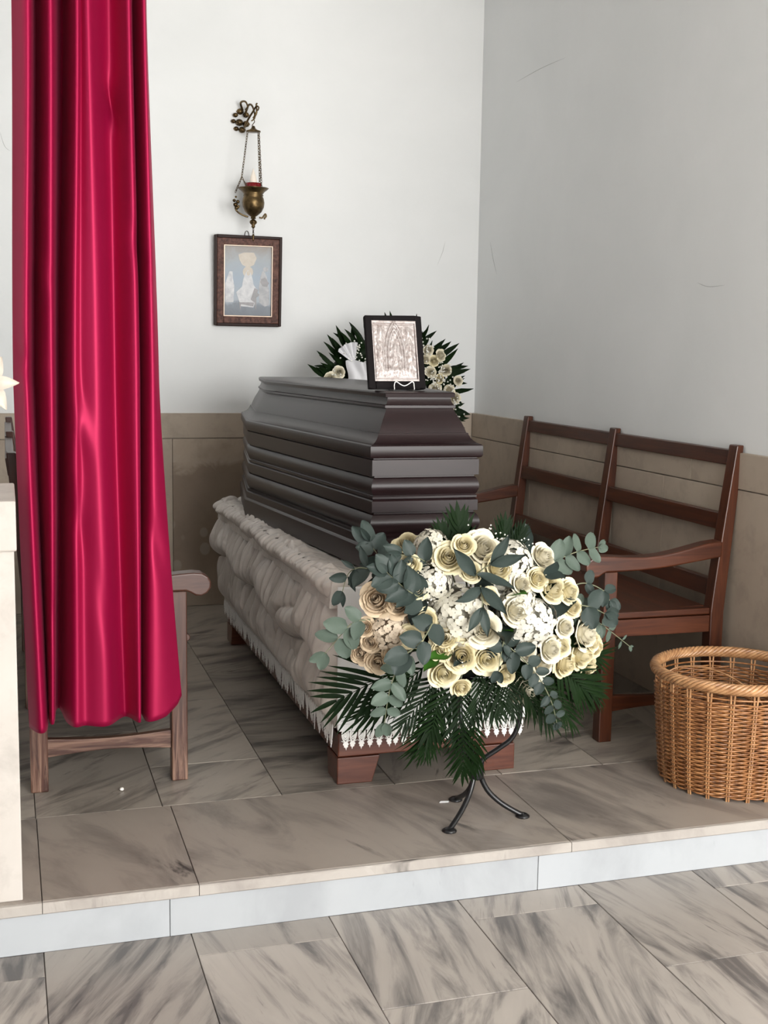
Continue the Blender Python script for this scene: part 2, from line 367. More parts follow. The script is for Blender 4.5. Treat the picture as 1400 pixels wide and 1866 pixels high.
# lower floor
floor = MB().box(-3.3, 5.3, -2.75, 2.965, -.25, ZL-.005).build('floor', 'grout'); struct(floor, 'streaked grey marble slab floor below the step', 'floor')
SX, SY = .3635, .716
slab_me = {}
def slab(parent, x0, x1, y0, y1, ztop, mat, name='marble_slab', th=.02, gap=.0011):
    key = (round(x1-x0, 3), round(y1-y0, 3), mat)
    if key not in slab_me:
        a, b = (x1-x0)/2-gap, (y1-y0)/2-gap; e = .0012
        mb = MB(); lo = [(-a, -b, -th), (a, -b, -th), (a, b, -th), (-a, b, -th)]
        mi = [(x, y, -e) for x, y, z in lo]; hi = [((a-e)*sx, (b-e)*sy, 0) for sx, sy in ((-1, -1), (1, -1), (1, 1), (-1, 1))]
        mb.add(lo+mi+hi, [(3, 2, 1, 0), (8, 9, 10, 11)]+[(i, (i+1) % 4, 4+(i+1) % 4, 4+i) for i in range(4)]+[(4+i, 4+(i+1) % 4, 8+(i+1) % 4, 8+i) for i in range(4)])
        slab_me[key] = mb.mesh(name, mat)
    return inst(name, slab_me[key], parent, ((x0+x1)/2, (y0+y1)/2, ztop+random.uniform(-.0005, .0005)))
for i in range(-9, 15):
    x0 = .058+SX*i
    if x0 < -3.2 or x0+SX > 5.2: continue
    y = 2.836 if i % 2 == 0 else 2.836-SY/2
    y = 2.836 if (i % 2) else 2.478
    slab(floor, x0, x0+SX, y, 2.958, ZL, 'slab')
    while y > -2.0:
        slab(floor, x0, x0+SX, y-SY, y, ZL, 'slab'); y -= SY
# platform
plat = MB().box(-3.2, XR+.02, 2.975, YB, -.2, -.006).build('platform', 'grout'); struct(plat, 'raised marble platform carrying the coffin and benches', 'platform')
for i in range(-2, 7):
    x0 = .055+SX*i; x1 = min(x0+SX, XR-.012)
    if x1-x0 < .05: continue
    y = 3.518
    nxt = 3.868 if i % 2 else 4.262
    nxt = 3.868 if i % 2 == 1 else 4.262
    x0 = max(x0, XL-.0)
    if x1-x0 < .05: continue
    while y < 6.32:
        e = min(nxt, 6.328)
        if e-y > .02: slab(plat, x0, x1, y, e, 0, 'slab_plat')
        y = nxt; nxt += SY
for a, b in ((-1.0, .057), (.057, .442), (.442, 1.484), (1.484, XR-.012)):
    slab(plat, a, b, 2.962, 3.517, 0, 'tread', 'tread_slab', .03)
# nosing strips and riser slabs
for a, b in ((-1.0, .057), (.057, .442), (.442, 1.484), (1.484, 2.64)):
    n = 60; mb = MB()
    def nz(u, v):
        x = a+.0008+(b-a-.0016)*u; ch = .0025*max(0, noise.noise((x*42, 3, 0)))+.0015*max(0, noise.noise((x*150, 1, 0)))
        pts = [(2.961, -.0002), (2.953, -.0005-ch*.3), (2.9495+ch, -.003-ch), (2.9495, -.026), (2.952, -.029), (2.962, -.029)]
        y, z = pts[min(5, int(round(v*5)))]; return (x-(a+b)/2, y, z)
    mb.grid(nz, n, 5, smooth=False); mb.build('step_nosing', 'nosing', plat, ((a+b)/2, 0, 0), fix=False)
for a, b in ((-1.0, -.30), (-.30, .368), (.368, 1.386), (1.386, 2.64)):
    MB().box(-(b-a)/2+.0008, (b-a)/2-.0008, -.01, .01, -.05, .05).build('step_riser', 'riser', plat, ((a+b)/2, 2.966, -.080), bevel=.001, seg=1)

# ------------------------------------------------------------------ stone pedestal at the left
ped = thing('stone_pedestal', 'pale stone pedestal with projecting cap at the left edge', 'pedestal', (-.25, 3.17, 0))
MB().box(-.26, .262, -.19, .19, 0, .872).build('shaft', 'pillar', ped, bevel=.003)
MB().box(-.27, .268, -.198, .198, .872, .992).build('cap', 'pillar', ped, bevel=.004)

# ------------------------------------------------------------------ benches
def make_bench(label, wx, wy, wz, loc, rotz):
    # local frame: x = 0 at the front of the front legs, +x towards the backrest, y from -L/2 (near end) to L/2
    L = 1.86; h = L/2
    t = thing('wooden_bench', label, 'bench', loc, rotz)
    def post(y0, y1):     # raked rear post
        n = 14; mb = MB(); S = []
        for i in range(n+1):
            z = 1.042*i/n
            if z < .45: xf = .425; xb = .478
            else:
                k = (z-.45)/(1.042-.45); xf = .425+.072*k**1.1; xb = .478+.047*k
            S.append((xf, xb, z))
        out = [(a, z) for a, b, z in S]+[(b, z) for a, b, z in reversed(S)]
        mb.prism(out, lambda x, z: (x, y0, z), lambda x, z: (x, y1, z)); return mb
    for y0, y1 in ((-h, -h+.052), (-.026, .026), (h-.052, h)): post(y0, y1).build('rear_post', wz, t, bevel=.004)
    for y0, y1 in ((-h, -h+.05), (h-.05, h)): MB().box(0, .05, y0, y1, 0, .607).build('front_leg', wz, t, bevel=.004)
    # back rails, three in each bay
    for a, b in ((-h+.05, -.025), (.025, h-.05)):
        for z0, z1 in ((.968, 1.022), (.738, .797), (.497, .560)):
            x0 = lambda z: .425+.072*((z-.45)/.592)**1.1+.008
            MB().hexa([(x0(z0), a, z0), (x0(z0)+.026, a, z0), (x0(z0)+.026, b, z0), (x0(z0), b, z0)],
                      [(x0(z1), a, z1), (x0(z1)+.026, a, z1), (x0(z1)+.026, b, z1), (x0(z1), b, z1)]).build('back_rail', wy, t, bevel=.003)
    # arms with rounded scroll end
    top = [(.455, .703), (.40, .697), (.34, .684), (.28, .671), (.22, .661), (.15, .656), (.08, .658), (.02, .663), (-.02, .665)]
    end = [(-.047, .662), (-.066, .650), (-.076, .633), (-.074, .614), (-.062, .598), (-.044, .590), (-.026, .592), (-.010, .602)]
    bot = [(.004, .608), (.06, .608), (.13, .609), (.20, .613), (.28, .622), (.36, .633), (.455, .646)]
    out = top+end+bot
    for y0 in (-h-.006, h-.056):
        mb = MB(); mb.prism(out, lambda x, z: (x, y0, z), lambda x, z: (x, y0+.062, z)); mb.build('armrest', wx, t, bevel=.006, seg=3)
    # seat
    mb = MB(); pr = [(-.012, .436), (-.018, .446), (-.014, .456), (.0, .462), (.2, .456), (.43, .462), (.43, .436)]
    mb.prism(pr, lambda x, z: (x, -h+.052, z), lambda x, z: (x, h-.052, z)); mb.build('seat', wy, t, bevel=.003)
    for y0 in (-h+.012, h-.052-.0): 
        MB().box(.045, .43, y0, y0+.04, .437, .460).build('seat_edge', wx, t, bevel=.004)
    MB().box(.01, .036, -h+.05, h-.05, .374, .436).build('front_apron', wy, t, bevel=.002)
    MB().box(.44, .465, -h+.05, h-.05, .374, .436).build('rear_apron', wy, t, bevel=.002)
    for y0 in (-h+.008, h-.036): MB().box(.05, .43, y0, y0+.028, .374, .434).build('side_apron', wx, t, bevel=.002)
    for y0 in (-h+.012, h-.038):
        n = 12; up = [(.05+.38*i/n, .163-.010*math.sin(PI*i/n)) for i in range(n+1)]; dnn = [(.05+.38*i/n, .105+.012*math.sin(PI*i/n)) for i in range(n, -1, -1)]
        MB().prism(up+dnn, lambda x, z: (x, y0, z), lambda x, z: (x, y0+.026, z)).build('side_stretcher', wx, t, bevel=.002)
    return t
make_bench('dark mahogany two-seat bench with ladder back against the right wall', 'wood_x', 'wood_y', 'wood_z', (1.962, 4.655, 0), 0)
make_bench('worn wooden bench half hidden behind the red curtain', 'woodb_x', 'woodb_y', 'woodb_z', (.524, 4.652, 0), PI)

# ------------------------------------------------------------------ bier
bier = thing('bier', 'low wooden bier with tapered block feet under the coffin', 'bier', (1.268, 4.55, 0))
hw, hl = .298, .99
MB().box(-hw, hw, -hl, hl, .088, .165).build('base_rail', 'bier_x', bier, bevel=.004)
MB().box(-hw+.02, hw-.02, -hl+.02, hl-.02, .165, .63).build('body', 'bier_y', bier)
for sx in (-1, 1):
    for sy in (-1, 1):
        X = hw+.003; Y = hl+.003
        lo = [(sx*X, sy*Y, 0), (sx*(X-.115), sy*Y, 0), (sx*(X-.115), sy*(Y-.11), 0), (sx*X, sy*(Y-.11), 0)]
        hi = [(sx*X, sy*Y, .086), (sx*(X-.14), sy*Y, .086), (sx*(X-.14), sy*(Y-.13), .086), (sx*X, sy*(Y-.13), .086)]
        MB().hexa(lo, hi).build('foot', 'bier_x', bier, bevel=.003)

# ------------------------------------------------------------------ bier cloth
cl = thing('bier_cloth', 'gathered cream satin cloth with lace hem covering the bier', 'cloth', (1.268, 4.55, 0))
def fbm(p, o=4):
    s = 0; a = 1
    for _ in range(o): s += a*noise.noise(p); p = (p[0]*2.03+3.1, p[1]*2.03+1.7, p[2]*2.03); a *= .5
    return s
def ridge(x): return 1-abs(x)*1.6
def tri_puff(s, seed, top=.655, bot=.215, tight=1.):
    """returns fn(sy, t)->(outward, z): s along the side in metres, t 0 at top .. 1 at the bottom tape"""
    def line(k, y):
        base = (.588, .40, .20)[k]
        sag = (0.006, .055, 0.0)[k]
        sc = abs(math.sin(PI*(y*1.55+.35*noise.noise((y*1.1, seed, 2)))))
        return base+(.018*noise.noise((y*1.3, seed+k*5, 0))) - sag*(sc-.5) - (.03*math.sin(y*.9) if k == 1 else 0)
    return line
lineL = tri_puff(2, 3.3)
def side_fn(seed, amp, loz):
    def f(y, t):
        l0, l1 = lineL(0, y), lineL(1, y); l2 = loz
        K = (0, .22, .56, 1.)
        zt = .662+.008*noise.noise((y*7, seed, 1))
        Z = (zt, l0, l1, l2)
        i = 0 if t < K[1] else (1 if t < K[2] else 2)
        q = (t-K[i])/(K[i+1]-K[i]); z = Z[i]+(Z[i+1]-Z[i])*q
        # puff: pinched at each shirring line, fullest low in the tier
        prof = (q**.8)*(1-q**5) if i == 1 else (math.sin(PI*q**.8) if i == 0 else (q**.9)*(1-q**3)*1.1)
        out = .014+amp*(.036, .082, .062)[i]*max(0, prof)
        # gathers: soft vertical pleats with sharp creases between them, slanting and merging
        fr = (12, 8, 6)[i]
        wv = y*fr+1.5*noise.noise((y*4.5, z*2.6, seed+i*7))+.9*noise.noise((y*1.9, z*6., seed+i*3))
        am = .55+.9*noise.noise((y*6.5, z*2., seed+21))
        fold = abs(math.sin(PI*wv))**.65
        w2 = y*fr*2.3+1.1*noise.noise((y*7, z*4, seed+i*17)); fold2 = abs(math.sin(PI*w2))**.7
        near = .35+.65*(1-abs(2*q-1))**.6 if i == 1 else (.6 if i == 0 else .4+.6*(1-q))
        out += amp*(.062*max(.25, am)*(fold-.55)+.018*(fold2-.6)*(1.2-q))*near
        big = fbm((y*4.2, z*5., seed+i*11), 2); out += amp*.022*big*(1-abs(2*q-1))
        if i == 1 and q > .75: z -= .012*big*(q-.75)*4
        return max(.004, out), z
    return f
fl = side_fn(1.7, 1.0, .212); ff = side_fn(4.4, .34, .205)
HX, HY, RC = hw+.004, hl+.004, .018
def skirt_base(d):
    """distance along left side, front, right side -> point, outward normal, blend to the front panel"""
    l1 = 2*HY-RC; a1 = RC*PI/2; l2 = 2*(HX-RC); 
    if d < l1: return (-HX, HY-d), (-1, 0), 0.
    d -= l1
    if d < a1: a = d/RC; return (-HX+RC-RC*math.cos(a), -HY+RC-RC*math.sin(a)), (-math.cos(a), -math.sin(a)), a/(PI/2)
    d -= a1
    if d < l2: return (-HX+RC+d, -HY), (0, -1), 1.
    d -= l2
    if d < a1: a = d/RC; return (HX-RC+RC*math.sin(a), -HY+RC-RC*math.cos(a)), (math.sin(a), -math.cos(a)), 1-a/(PI/2)
    d -= a1
    return (HX, -HY+RC+d), (1, 0), 0.
STOT = 2*(2*HY-RC)+RC*PI+2*(HX-RC)
def skirt_pt(u, v):
    d = u*STOT; (x, y), (nx, ny), b = skirt_base(d); q = d-HY
    o1, z1 = fl(q, v); o2, z2 = ff(q*1.0, v); o_ = o1+(o2-o1)*b; z = z1+(z2-z1)*b
    return (x+nx*o_, y+ny*o_, z)
MB().grid(skirt_pt, 900, 120).build('gathered_skirt', 'cloth', cl, fix=False)
MB().grid(lambda u, v: (-HX+2*HX*u, HY+.012, .66-.45*v), 20, 10).build('rear_panel', 'cloth', cl, fix=False)
def cotton_pt(u, v):
    x = -HX-.014+2*(HX+.014)*u; z = .640-.445*v; q = min(1, (HX+.014-abs(x))*20)
    return (x, -HY-.036-.010*q*noise.noise((x*7, z*2.2, 3))-.005*q*noise.noise((x*19, z*4, 6))-.012*v, z)
o = MB().grid(cotton_pt, 90, 50).build('front_panel', 'cotton', cl, fix=False); o['label'] = 'smooth cotton front panel, coloured whiter for the light on the front'
sd = o.modifiers.new('thickness', 'SOLIDIFY'); sd.thickness = .003
# puffed top covering with a crinkled rolled edge
def top_pt(u, v):
    ox, oy = hw+.040, hl+.034
    uu = u-.02*math.sin(2*PI*u)*0; x = -ox+2*ox*uu; y = -oy+2*oy*v
    ex = min(ox-abs(x), oy-abs(y)); e = max(0, 1-ex/.05)
    k = math.exp(-max(0, ex-.06)*22)
    along, acr = (y, x) if ox-abs(x) < oy-abs(y) else (x, y)
    wv = along*13+1.6*noise.noise((along*5, acr*4, 2))+.5*noise.noise((acr*14, along*6, 4))
    cr = (abs(math.sin(PI*wv))**.7*.020*(.6+.8*noise.noise((along*4, 1, 7)))+.006*noise.noise((along*30, acr*16, 5)))*k*min(1, ex*35)
    z = .652+(.012*math.sin(min(1, ex/.03)*PI/2)+cr-.004+.010*fbm((x*6, y*6, 3), 3)*min(1, ex*20))*k
    z -= .075*max(0, 1-ex/.014)**2
    w_ = .012*noise.noise((x*9, y*9, 1))*e
    return (x+w_*(1 if x < 0 else -1), y+.010*noise.noise((x*9, y*3, 4))*e, z)
MB().grid(top_pt, 170, 480).build('top_cover', 'cloth', cl, fix=False)
# hem tape and lace
MB().box(-hw-.016, -hw-.006, -hl-.006, hl+.006, .186, .214).build('hem_tape', 'cloth', cl, bevel=.002)
MB().box(hw+.006, hw+.016, -hl-.006, hl+.006, .186, .214).build('hem_tape', 'cloth', cl, bevel=.002)
MB().box(-hw-.016, hw+.016, -hl-.058, -hl-.050, .190, .212).build('hem_tape', 'cotton', cl, bevel=.002)
def lace():
    mb = MB(); r = .0017
    el = [(.0105*math.sin(2*PI*k/18)*(1+.12*math.cos(2*PI*k/18)), 0, -.021+.021*math.cos(2*PI*k/18)) for k in range(18)]
    mb.tube(el, r*1.25, 5, True)
    for s in (.66, .33): mb.tube([(x*s, 0, -.021+(z+.021)*s) for x, y, z in el], r, 4, True)
    for k in range(9):
        a = 2*PI*k/9; mb.tube([(0, 0, -.021), (.010*math.sin(a), 0, -.021+.020*math.cos(a))], r*.7, 4)
    tl = [(0, -.040), (.007, -.044), (.0095, -.050), (.006, -.0535), (.0065, -.058), (.002, -.060), (0, -.068), (-.002, -.060), (-.0065, -.058), (-.006, -.0535), (-.0095, -.050), (-.007, -.044)]
    mb.prism(tl, lambda x, z: (x, -.0012, z), lambda x, z: (x, .0012, z))
    mb.tube([(-.0135, 0, -.038), (-.007, 0, -.041), (0, 0, -.042), (.007, 0, -.041), (.0135, 0, -.038)], r*.8, 4)
    return mb.mesh('lace_medallion', 'lace')
lace_me = lace()
nf = 22
for k in range(nf): inst('lace_medallion', lace_me, cl, (-hw-.008+(2*hw+.016)*(k+.5)/nf, -hl-.056, .198), (random.uniform(-.06, .06), random.uniform(-.08, .08), 0))
nl = 72
for k in range(nl):
    for sx in (-1, 1) if k % 1 == 0 else (-1,):
        if sx > 0 and k > 20: continue
        inst('lace_medallion', lace_me, cl, (sx*(hw+.016), -hl+2*hl*(k+.5)/nl, .194), (random.uniform(-.1, .1), random.uniform(-.1, .1), PI/2+random.uniform(-.25, .25)), (1, 1, random.uniform(.95, 1.25)))

# ------------------------------------------------------------------ coffin
cof = thing('coffin', 'dark brown lacquered coffin with moulded sides on the draped bier', 'coffin', (1.279, 3.65, 0))
PLAN = [(-.189, 0), (.189, 0), (.328, 1.35), (.228, 1.99), (-.228, 1.99), (-.328, 1.35)]
def offset(poly, d):
    n = len(poly); out = []
    for i in range(n):
        a, b, c_ = Vector(poly[i-1]), Vector(poly[i]), Vector(poly[(i+1) % n])
        e1 = (b-a).normalized(); e2 = (c_-b).normalized(); n1 = Vector((-e1.y, e1.x)); n2 = Vector((-e2.y, e2.x))
        bi = n1+n2; bi = bi/bi.dot(n1); out.append(b+bi*d)
    return out
def arc(z0, z1, base, bulge, n=8): return [(z0+(z1-z0)*i/n, base-bulge*math.sin(PI*i/n)**.8) for i in range(n+1)]
def ringstack(prof, name, smooth_break=True, cap=(True, True)):
    mb = MB(); n = 6; R = [[(p.x, p.y, z) for p in offset(PLAN, d)] for z, d in prof]
    for i in range(len(R)-1):
        for k in range(n): mb.add([R[i][k], R[i][(k+1) % n], R[i+1][(k+1) % n], R[i+1][k]], [(0, 1, 2, 3)])
    if cap[0]: mb.add(R[0], [tuple(range(n-1, -1, -1))])
    if cap[1]: mb.add(R[-1], [tuple(range(n))])
    o = mb.build(name, 'coffin', cof)
    me = o.data
    me.polygons.foreach_set('use_smooth', [True]*len(me.polygons)); me.set_sharp_from_angle(angle=math.radians(28))
    return o
ZB = .662
ringstack([(ZB, -.004), (.729, -.004), (.733, -.001), (.737, .004), (.7625, .004), (.765, .008)], 'plinth')
ringstack([(.765, .012), (.775, .009)]+[(z, d) for z, d in arc(.778, .836, .016, .012)]+[(.838, .022), (.844, .022), (.846, .011), (.880, .011), (.882, .013), (.886, .018), (.888, .014), (.895, .014), (.897, .017)]
          + arc(.899, .953, .018, .010)+[(.955, .022), (.9605, .022), (.962, .010), (1.012, .010), (1.014, .016), (1.018, .016)], 'body')
ringstack([(1.018, .008), (1.020, .003), (1.026, .0), (1.050, .0), (1.056, .001), (1.060, .005), (1.062, .012)], 'lid_rim')
ringstack([(1.061, .010), (1.065, .018), (1.070, .026), (1.077, .033), (1.087, .039), (1.094, .041), (1.0945, .046), (1.103, .049), (1.113, .053), (1.125, .0585), (1.139, .066), (1.152, .074), (1.164, .080),
           (1.172, .0825), (1.173, .077), (1.181, .077), (1.183, .082), (1.190, .087), (1.203, .090), (1.206, .090), (1.207, .080), (1.218, .078), (1.222, .080), (1.2245, .087)], 'lid')

# ------------------------------------------------------------------ silver icon on the lid, on its wire stand
ic = thing('silver_icon', 'small silver relief icon in a black frame standing on the coffin lid', 'icon', (1.232, 3.835, 1.229))
tilt = Matrix.Rotation(math.radians(-15.5), 4, 'X')
def icon_part(mb, name, mat, bevel=0., seg=2):
    mb.v = [tuple(tilt @ Vector(p)) for p in mb.v]; return mb.build(name, mat, ic, bevel=bevel, seg=seg)
W2, HH = .098, .246; iw, ih0, ih1 = .074, .026, .226
mb = MB()
for a in ((-W2, -iw, 0, HH), (iw, W2, 0, HH), (-iw, iw, 0, ih0), (-iw, iw, ih1, HH)): mb.box(a[0], a[1], -.012, .008, a[2], a[3])
icon_part(mb, 'frame', 'velvet', .003)
def gauss(x, z, cx, cz, sx, sz): return math.exp(-((x-cx)/sx)**2-((z-cz)/sz)**2)
def relief(x, z):      # x in -1..1, z 0..1
    h = 0
    ed = min(1-abs(x), z*1.35, (1-z)*1.35)
    h += .004*(1 if ed < .05 else 0) - .002*(1 if .05 <= ed < .09 else 0)
    for s in (0, .13):     # pointed arch
        r = math.hypot((abs(x)+.42), (z-.42)*1.35)
        h += .0035*math.exp(-((r-(.86-s))/.028)**2)*(1 if z > .42 else 0)
        h += .003*math.exp(-((abs(x)-(.44-s))/.03)**2)*(1 if .2 < z <= .42 else 0)
    h += .006*gauss(x, z, 0, .36, .17, .2)+.005*gauss(x, z, 0, .56, .08, .06)
    for sx_ in (-1, 1): h += .006*gauss(x, z, sx_*.66, .48, .14, .3)+.005*gauss(x, z, sx_*.62, .83, .1, .06)
    h += .005*gauss(x-.6*(z-.2), z, 0, .17, .5, .05)
    h += .0015*fbm((x*9, z*13, 4), 3)*(1 if ed > .09 else 0)
    return h
mb = MB(); mb.grid(lambda u, v: ((2*u-1)*(iw+.002), -.009-relief(2*u-1, v), ih0-.002+(ih1-ih0+.004)*v), 110, 150)
icon_part(mb, 'silver_plate', 'silver')
wst = thing('wire_stand', 'small bent white wire stand holding the silver icon', 'stand', (1.245, 3.80, 1.2255))
path = [(-.034, .075, .002), (-.034, .0, .002), (-.034, -.002, .016), (-.032, -.003, .026), (-.026, -.003, .029), (-.012, -.003, .020), (0, -.003, .016), (.012, -.003, .020), (.026, -.003, .029), (.032, -.003, .026), (.034, -.002, .016), (.034, .0, .002), (.034, .075, .002)]
MB().tube(spline(path, 50), .0019, 6).build('wire_loop', 'wire', wst)
MB().tube([(-.034, .075, .002), (-.02, .09, .05), (-.015, .098, .09), (.015, .098, .09), (.02, .09, .05), (.034, .075, .002)], .0019, 6).build('wire_prop', 'wire', wst)

# ------------------------------------------------------------------ curtain
CT = [(20, 24, 54, -2), (34, 36, 62, 1), (50, 48, 76, 3.5), (57, 55, 86, 0), (63, 62, 88, -6), (70, 69, 90, -5), (78, 76, 91, 0), (88, 90, 94, 3), (97, 98, 98, 1), (104, 102, 101, -4),
      (112, 108, 107, -7), (120, 114, 114, -7), (127, 120, 120, -1), (136, 132, 135, 3.5), (143, 142, 150, 1.5), (151, 160, 172, 2.5), (160, 178, 195, 3), (178, 195, 212, 0), (200, 210, 228, -2),
      (218, 226, 240, 0), (230, 244, 250, 3.5), (238, 254, 254, 1), (245, 258, 257, -4), (252, 264, 262, 0), (259, 274, 272, 3), (264, 284, 310, 1.5), (268, 292, 340, -1)]
CX = [(.041+(a-20)*.001403, .022+(b-24)*.001466, .043+(c_-54)*.001536, d*.011) for a, b, c_, d in CT]
HEM = [(54, .282), (84, .282), (90, .300), (101, .310), (107, .305), (116, .300), (122, .292), (180, .288), (254, .292), (258, .300), (264, .288), (300, .300), (325, .325), (340, .358)]
def hemz(px):
    for (a, za), (b, zb) in zip(HEM, HEM[1:]):
        if px <= b: return za+(zb-za)*max(0, (px-a))/(b-a)
    return HEM[-1][1]
ZT = 2.78
NCU = 300
_raw = [catmull(CX, i/NCU) for i in range(NCU+1)]
def _sm(col, sg):
    out = []
    for i in range(NCU+1):
        w0 = a0 = 0
        for j in range(max(0, i-18), min(NCU, i+18)+1): g_ = math.exp(-((i-j)/sg)**2); w0 += g_; a0 += g_*_raw[j][col]
        out.append(a0/w0)
    return out
_dep = _sm(3, 7.); _x0, _x1, _x2 = (_sm(c_, 5.) for c_ in (0, 1, 2))
DENT = [(.17, .9, .35, .02), (.10, 1.55, .2, -.015), (.36, 1.62, .25, .02), (.06, 1.3, .2, .015), (.30, 2.0, .2, .02), (.20, 1.15, .3, -.018), (.26, .62, .4, .012), (.12, .6, .3, .01), (.40, .8, .3, .015)]
cur = thing('curtain', 'long red satin curtain hanging in loose vertical folds', 'curtain', (.25, 3.47, 0))
def cur_pt(u, v):
    iu = int(round(u*NCU)); a, b, c_, d = _x0[iu], _x1[iu], _x2[iu], _dep[iu]*1.7
    zb = hemz(54+(c_-.043)/.001536); z = ZT+(zb-ZT)*v
    s = (2.25-z)/(2.25-.30)
    if s < 0: x = a+(a-b)*(-s)*.25
    elif s < .5: q = s/.5; q = q*q*(3-2*q)*.5+q*.5; x = a+(b-a)*q
    else: q = (s-.5)/.5; q = q**1.3; x = b+(c_-b)*q
    y = -d*(1-.12*s)
    y += .012*noise.noise((x*12, z*1.0, 3))+.003*noise.noise((x*30, z*2.2, 8))
    for dx, dz, ln, am in DENT: y += am*math.exp(-((x-dx)/.025)**2)*math.exp(-((z-dz+(x-dx)*1.8)/(ln*.22))**2)
    return (x-.25, y, z)
o = MB().grid(cur_pt, NCU, 150).build('curtain_cloth', 'satin', cur, fix=False)
sd = o.modifiers.new('thickness', 'SOLIDIFY'); sd.thickness = .0025
for k in range(9):
    a, b, c_, d = catmull(CX, (k+.5)/9)
    mb = MB(); mb.tube([(.0, .022*math.cos(q*PI/8), .022*math.sin(q*PI/8)) for q in range(16)], .0025, 6, True); mb.build('curtain_ring', 'brass', cur, (a-.25, 0, ZT+.016))
rod = thing('curtain_rod', 'brass curtain rod spanning the alcove above the curtain', 'rod', (XL+1.27, 3.47, ZT+.022))
MB().tube([(-1.268, 0, 0), (1.265, 0, 0)], .013, 12).build('pole', 'brass', rod)
for x in (-1.262, 1.259): MB().tube([(x-.004, 0, 0), (x+.004, 0, 0)], .03, 16).build('wall_flange', 'brass', rod)

# ------------------------------------------------------------------ framed picture on the back wall
pic = thing('framed_picture', 'framed pale religious picture hanging below the sanctuary lamp', 'picture', (1.211, YB-.004, 1.468), 0)
tl2 = Matrix.Rotation(math.radians(3.0), 4, 'X')
def pic_part(mb, name, mat, bevel=0., parent=None):
    mb.v = [tuple(tl2 @ Vector(p)) for p in mb.v]; return mb.build(name, mat, parent or pic, bevel=bevel)
def ringbox(mb, x, z0, z1, wd, y0, y1):
    mb.box(-x, -x+wd, y0, y1, z0, z1); mb.box(x-wd, x, y0, y1, z0, z1); mb.box(-x+wd, x-wd, y0, y1, z0, z0+wd); mb.box(-x+wd, x-wd, y0, y1, z1-wd, z1); return mb
pic_part(ringbox(MB(), .175, 0, .456, .014, -.034, -.006), 'outer_frame', 'frame_dark', .003)
pic_part(ringbox(MB(), .162, .013, .443, .036, -.027, -.008), 'carved_frame', 'frame_carved', .004)
pic_part(ringbox(MB(), .127, .048, .408, .005, -.029, -.010), 'gilt_slip', 'gilt', .001)
pic_part(MB().box(-.123, .123, -.018, -.010, .052, .404), 'painting', 'paint_bg')
def poly(pts, name, mat, dy):
    mb = MB(); mb.prism([(x-.5, z) for x, z in pts] if False else pts, lambda x, z: (x, -.018-dy, z), lambda x, z: (x, -.0175, z)); pic_part(mb, name, mat)
def ell(cx, cz, rx, rz, n=18, a0=0.): return [(cx+rx*math.cos(2*PI*k/n+a0), cz+rz*math.sin(2*PI*k/n+a0)) for k in range(n)]
poly([(-.05, .36), (-.02, .372), (.03, .372), (.045, .345), (.03, .31), (.0, .295), (-.03, .31), (-.045, .335)], 'painted_arch', 'paint_gold', .0004)
poly(ell(.0, .275, .027, .027), 'painted_halo', 'paint_gold', .0007)
poly([(-.05, .14), (-.06, .17), (-.03, .2), (-.025, .235), (-.012, .27), (.0, .285), (.014, .27), (.024, .24), (.03, .21), (.05, .18), (.045, .14), (.03, .095), (-.035, .1)], 'painted_seated_figure', 'paint_robe', .0009)
poly(ell(.002, .268, .009, .012), 'painted_face', 'paint_gold', .0012)
poly([(.02, .15), (.035, .195), (.055, .185), (.05, .17), (.062, .16), (.045, .145), (.045, .085), (.04, .085), (.036, .12), (.015, .135)], 'painted_shadow', 'paint_dark', .0012)
poly([(-.045, .12), (-.04, .085), (-.037, .085), (-.035, .11), (.03, .1), (.034, .12)], 'painted_bench', 'paint_dark', .0011)
poly([(.06, .12), (.058, .2), (.065, .25), (.075, .28), (.085, .28), (.1, .25), (.112, .18), (.112, .11), (.09, .10)], 'painted_standing_figure', 'paint_mid', .0006)
poly([(.065, .225), (.075, .205), (.1, .2), (.11, .22), (.09, .25), (.07, .24)], 'painted_cloak', 'paint_dark', .0009)
poly(ell(.092, .29, .014, .012), 'painted_hat', 'paint_mid', .0009)
poly([(-.115, .12), (-.118, .21), (-.105, .25), (-.095, .275), (-.08, .275), (-.078, .24), (-.07, .2), (-.075, .12)], 'painted_attendant', 'paint_robe', .0006)
MB().tube(spline([(-.012, -.004, .455), (-.008, -.002, .475), (0, 0, .482), (.008, -.002, .475), (.012, -.004, .455)], 16), .0016, 6).build('hanging_loop', 'frame_dark', pic)

